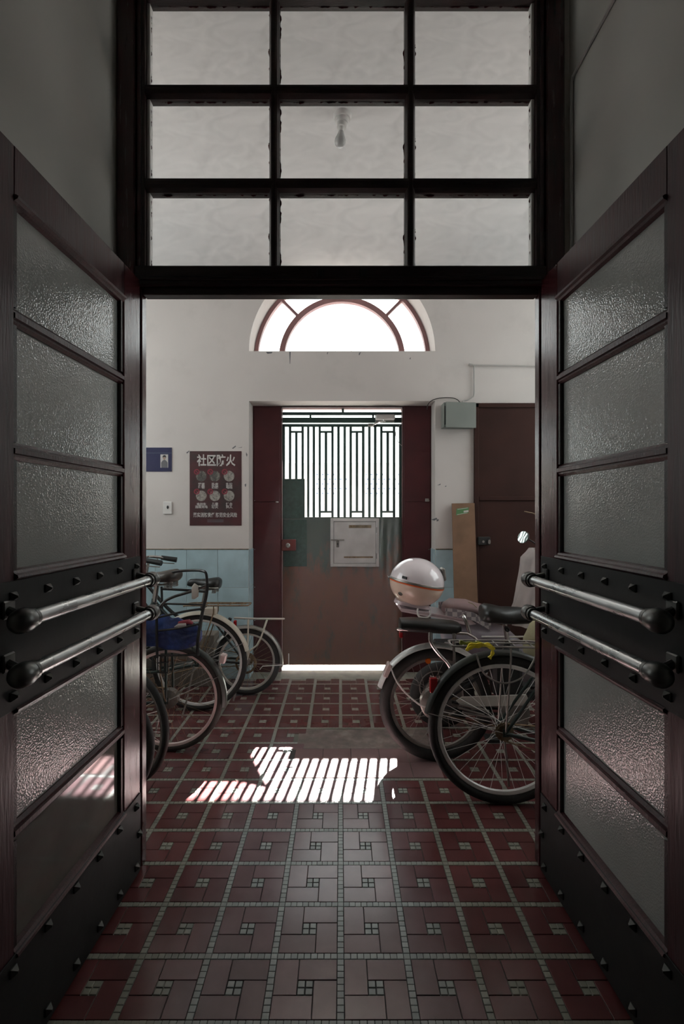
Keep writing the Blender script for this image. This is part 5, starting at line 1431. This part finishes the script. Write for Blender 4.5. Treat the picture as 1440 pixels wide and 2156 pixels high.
b = MB().tube([LL(546, 1411, 0.06, L4Y, l4x), LL(552, 1404, 0.065, L4Y, l4x), LL(600, 1402, 0.07, L4Y, l4x), LL(607, 1401, 0.05, L4Y, l4x), LL(607, 1378, 0.05, L4Y, l4x)], 0.0032, 6)
b.build('wire_loop', M['alu'], l4)
MB().band((0, 0.045, 0.247), [(0.062, -0.004), (0.078, -0.004), (0.078, 0.004), (0.062, 0.004)], seg=32).build('spoke_guard', M['rusty'], l4)

# next: white mudguard bicycle
L3Y, l3x = 3.41, -0.965
l3 = bicycle('bicycle', 'cream mudguarded bicycle with wire rack third from the far wall corner on the left', (l3x, L3Y, 0), PI, lean=0.025, r=0.327, tr=0.019, rr=(0.275, 0.290), wb=1.0, rim=M['alu'], frame=M['green_frame'], fend=M['cream'],
             fa=(0.5, 2.90), stays=(2.72,), spoke_m=M['dull_metal'], rack='wire', rack_z=0.722, struts=(-0.11,), rack_m=M['rusty'], sad=(0.30, 0.90), bar_z=1.0, bar_w=0.19, fw=0.030)
l3['label'] = 'cream mudguarded bicycle with brassy wire rack beside the small wheeled one'
MB().tube([LL(484, 1302, -0.05, L3Y, l3x), LL(478, 1318, -0.05, L3Y, l3x), LL(471, 1340, -0.03, L3Y, l3x)], [0.012, 0.013, 0.010], 10).build('lock_arm', M['blackp'], l3)
MB().box(LL(431, 0, 0, L3Y, l3x).x, LL(455, 0, 0, L3Y, l3x).x, -0.03, 0.03, 0.655, 0.70, 0.004).build('lamp_bracket', M['cream'], l3, smooth=False)

# next: black child seat bicycle
L2Y, l2x = 2.83, -0.968
l2 = bicycle('bicycle', 'old bicycle with pinkish rim and tall black tubular carrier behind its saddle', (l2x, L2Y, 0), PI, lean=0.0, r=0.302, tr=0.0175, rr=(0.255, 0.271), wb=1.0, rim=M['alu_pink'], frame=M['green_frame'], fend=M['dust_fender'],
             fa=(2.02, 3.30), stays=(2.72,), spoke_m=M['rusty'], sad=(0.07, 0.985), sad_m=M['brown_leather'], sad_kw=dict(L=0.27, Wd=0.10, mfat=1.1), bar_z=1.03, bar_w=0.2, drum=0.052, fw=0.028, tire_m=M['rubber_dust'], front_fend=True)
def LC(px_, py_, y): return LL(px_, py_, y, L2Y, l2x)
cb = MB()
for s in (1, -1):
    y = s * 0.13
    dx_ = 0 if s > 0 else 0
    if s > 0:
        cb.tube([LC(437, 1232, y), LC(400, 1246, y), LC(362, 1258, y), LC(341, 1272, y), LC(331, 1295, y), LC(330, 1330, y), LC(331, 1385, y)], 0.0075, 10, smooth=5)
        cb.tube([LC(430, 1281, y), LC(390, 1287, y), LC(333, 1300, y)], 0.006, 8, smooth=4)
        cb.tube([LC(424, 1312, y), LC(380, 1322, y), LC(334, 1328, y)], 0.0055, 8, smooth=4)
    else:
        cb.tube([LC(434, 1246, y), LC(385, 1242, y), LC(342, 1240, y)], 0.0075, 10, smooth=4)
        cb.tube([LC(340, 1235, y), LC(341, 1262, y), LC(342, 1320, y), LC(340, 1385, y)], 0.007, 10)
        cb.tube([LC(430, 1273, y), LC(342, 1271, y)], 0.006, 8)
    cb.tube([LC(437, 1228, y), LC(434, 1255, y), LC(426, 1290, y), LC(417, 1345, y), LC(416, 1380, y)], 0.009, 10, smooth=4)
cb.tube([LC(352, 1212, 0.06), LC(368, 1204, 0.06), LC(400, 1201, 0.08), LC(425, 1202, 0.11), LC(434, 1208, 0.13), LC(436, 1230, 0.13)], 0.0075, 10, smooth=5)
cb.tube([LC(436, 1230, 0.13), LC(437, 1228, 0), LC(436, 1230, -0.13)], 0.0075, 10)
cb.tube([LC(416, 1379, 0.13), LC(416, 1379, -0.13)], 0.0075, 10)
cb.tube([LC(331, 1380, 0.13), LC(331, 1380, -0.13)], 0.0075, 10)
for k in range(5):
    u = 345 + 16 * k
    cb.tube([LC(u, 1379, 0.11), LC(u, 1379, -0.11)], 0.005, 6)
cb.tube([LC(331, 1380, 0.10), LC(418, 1379, 0.10)], 0.006, 8); cb.tube([LC(331, 1380, -0.10), LC(418, 1379, -0.10)], 0.006, 8)
car = cb.build('tubular_carrier', M['black'], l2)
for s in (1, -1):
    MB().tube([LC(338, 1376, s * 0.09), LC(337, 1420, s * 0.075), LC(346, 1470, s * 0.066), Vector((0, s * 0.066, 0.305))], 0.004, 8).build('carrier_strut', M['rusty'], car)
MB().loft([(LC(432, 0, 0).x, 0.135, LC(0, 1237, 0).z, 0.006, 0.03), (LC(424, 0, 0).x, 0.135, LC(0, 1237, 0).z, 0.008, 0.044), (LC(419, 0, 0).x, 0.135, LC(0, 1240, 0).z, 0.006, 0.034)], 14, 'x').build('white_wrap', M['rim_white'], car)
b = MB().box(-0.017, 0.017, -0.022, 0.022, -0.026, 0.026, 0.006).xf(Matrix.Translation(LC(470, 1386, 0.0)) @ Matrix.Rotation(-0.25, 4, 'Y'))
b.build('rear_reflector', M['white_lens'], l2, smooth=False)
b = MB()
for k in range(4):
    u = 332 + 7 * k
    b.tube([LC(u, 1382, 0.105), LC(u, 1415, 0.105)], 0.003, 6)
b.tube([LC(331, 1416, 0.105), LC(354, 1416, 0.105)], 0.0035, 6); b.tube([LC(331, 1396, 0.105), LC(356, 1394, 0.105)], 0.0035, 6)
b.build('side_grid', M['black'], car)
# blue bag in the carrier
bb = at(372, 1372, L2Y)
bag = thing('blue_bag', 'blue nylon bag stuffed into the black tubular carrier', 'bag', tuple(bb))
secs = []
for (u, z0_, z1_, hw) in ((301, 1352, 1300, 0.045), (305, 1360, 1292, 0.075), (327, 1364, 1290, 0.092), (342, 1368, 1290, 0.096), (352, 1370, 1296, 0.096), (385, 1370, 1308, 0.096), (408, 1364, 1313, 0.088), (421, 1352, 1320, 0.07), (425, 1346, 1328, 0.045)):
    p0_, p1_ = at(u, z0_ - 2, L2Y - 0.085), at(u, z1_, L2Y - 0.085)
    secs.append((p0_.x, L2Y - 0.085, (p0_.z + p1_.z) / 2, hw * 0.27, (p1_.z - p0_.z) / 2, 2.3))
b = MB().loft(spl if False else secs, 28, 'x')
bmesh.ops.subdivide_edges(b.b, edges=b.b.edges[:], cuts=2, use_grid_fill=True)
for v in b.b.verts:     # slack folds running across the cloth
    q = v.co
    v.co.z += 0.006 * math.sin(q.x * 60 + q.z * 40) * (0.4 + 0.6 * math.sin(q.x * 23)) + (0.016 * math.sin(q.x * 55) * math.sin(q.x * 21 + 1) if q.z > 0.70 else 0.0)
    if q.y < L2Y - 0.085:
        v.co.y += 0.0035 * math.sin(q.x * 45 - q.z * 90 + 2 * math.sin(q.z * 50))
b.jitter(0.003, 14).jitter(0.002, 40, 3)
b.build('bag_body', M['blue_cloth'], bag, world=True, ang=80)
b = MB().loft([(at(372, 0, L2Y - 0.09).x, L2Y - 0.09, at(0, 1316, L2Y - 0.09).z, 0.015, 0.004), (at(378, 0, L2Y - 0.09).x, L2Y - 0.09, at(0, 1312, L2Y - 0.09).z, 0.022, 0.012), (at(398, 0, L2Y - 0.09).x, L2Y - 0.09, at(0, 1310, L2Y - 0.09).z, 0.022, 0.014), (at(406, 0, L2Y - 0.09).x, L2Y - 0.09, at(0, 1313, L2Y - 0.09).z, 0.015, 0.006)], 16, 'x').jitter(0.006, 25)
b.build('red_flap', M['print_red'], bag, world=True)
b = MB().loft([(at(370, 0, L2Y - 0.09).x, L2Y - 0.11, at(0, 1318, L2Y - 0.09).z, 0.006, 0.003), (at(378, 0, L2Y - 0.09).x, L2Y - 0.11, at(0, 1315, L2Y - 0.09).z, 0.009, 0.010), (at(394, 0, L2Y - 0.09).x, L2Y - 0.11, at(0, 1314, L2Y - 0.09).z, 0.009, 0.010)], 12, 'x')
b.build('white_patch', M['paper'], bag, world=True)

# nearest left pair, mostly behind the open leaf
BYY = 2.55
bk = bicycle('bicycle', 'black bicycle facing the passage whose front wheel shows second behind the left leaf', (-2.085, BYY, 0), math.radians(-2), lean=-0.02, r=0.297, tr=0.017, wb=1.00, rim=M['dull_metal'], frame=M['black'], fend=M['blackp'],
             spoke_m=M['alu'], sad=(0.26, 0.86), bar_z=1.03, bar_w=0.24, steer=math.radians(-20), rack='wire', rack_z=0.70, grip_m=M['blackp'], headx=0.90, front_fend=False)
MB().tube([Vector((0.94, -0.06, 0.98)), Vector((0.915, -0.06, 0.885))], 0.0038, 8).build('brake_rod', M['copper'], bk)
MB().lathe([(0, 0), (0.022, 0), (0.024, 0.012), (0.014, 0.022), (0, 0.022)], Matrix.Translation((0.912, -0.06, 0.868)), 14).build('clip', M['orange_lens'], bk)
ak = bicycle('bicycle', 'black bicycle whose rear wheel shows directly behind the left leaf', (-1.135, 2.205, 0), PI + math.radians(3), lean=0.0, r=0.31, tr=0.018, wb=1.0, rim=M['dull_metal'], frame=M['black'], fend=None,
             spoke_m=M['alu'], sad=(0.27, 0.88), bar_z=0.99, bar_w=0.16, fa=(0.9, 2.6))

# low cartons behind the left bicycles
ct = thing('flat_carton', 'low grey cardboard carton on the floor behind the left bicycles', 'box', (-1.27, 3.93, 0))
MB().box(-1.62, -0.98, 3.875, 4.035, 0.001, 0.40, 0.004).build('carton_body', M['carton'], ct, smooth=False, world=True)
MB().box(-1.62, -0.98, 3.872, 3.875, 0.20, 0.215).build('carton_tape', M['mdf'], ct, smooth=False, world=True)

# fine dust hanging in the hall air
hz_m = bpy.data.materials.new('dusty_air'); hz_m.use_nodes = True
nt = hz_m.node_tree
for n in list(nt.nodes):
    if n.type != 'OUTPUT_MATERIAL': nt.nodes.remove(n)
vs_ = nt.nodes.new('ShaderNodeVolumeScatter'); vs_.inputs['Density'].default_value = 0.008; vs_.inputs['Anisotropy'].default_value = 0.6
nt.links.new(vs_.outputs[0], nt.nodes['Material Output'].inputs['Volume'])
hzo = MB().box(-HX + 0.01, HX - 0.01, FY1 + 0.01, WY0 + 0.17, 0.004, CZ - 0.01).build('haze', hz_m, smooth=False)
struct(hzo)
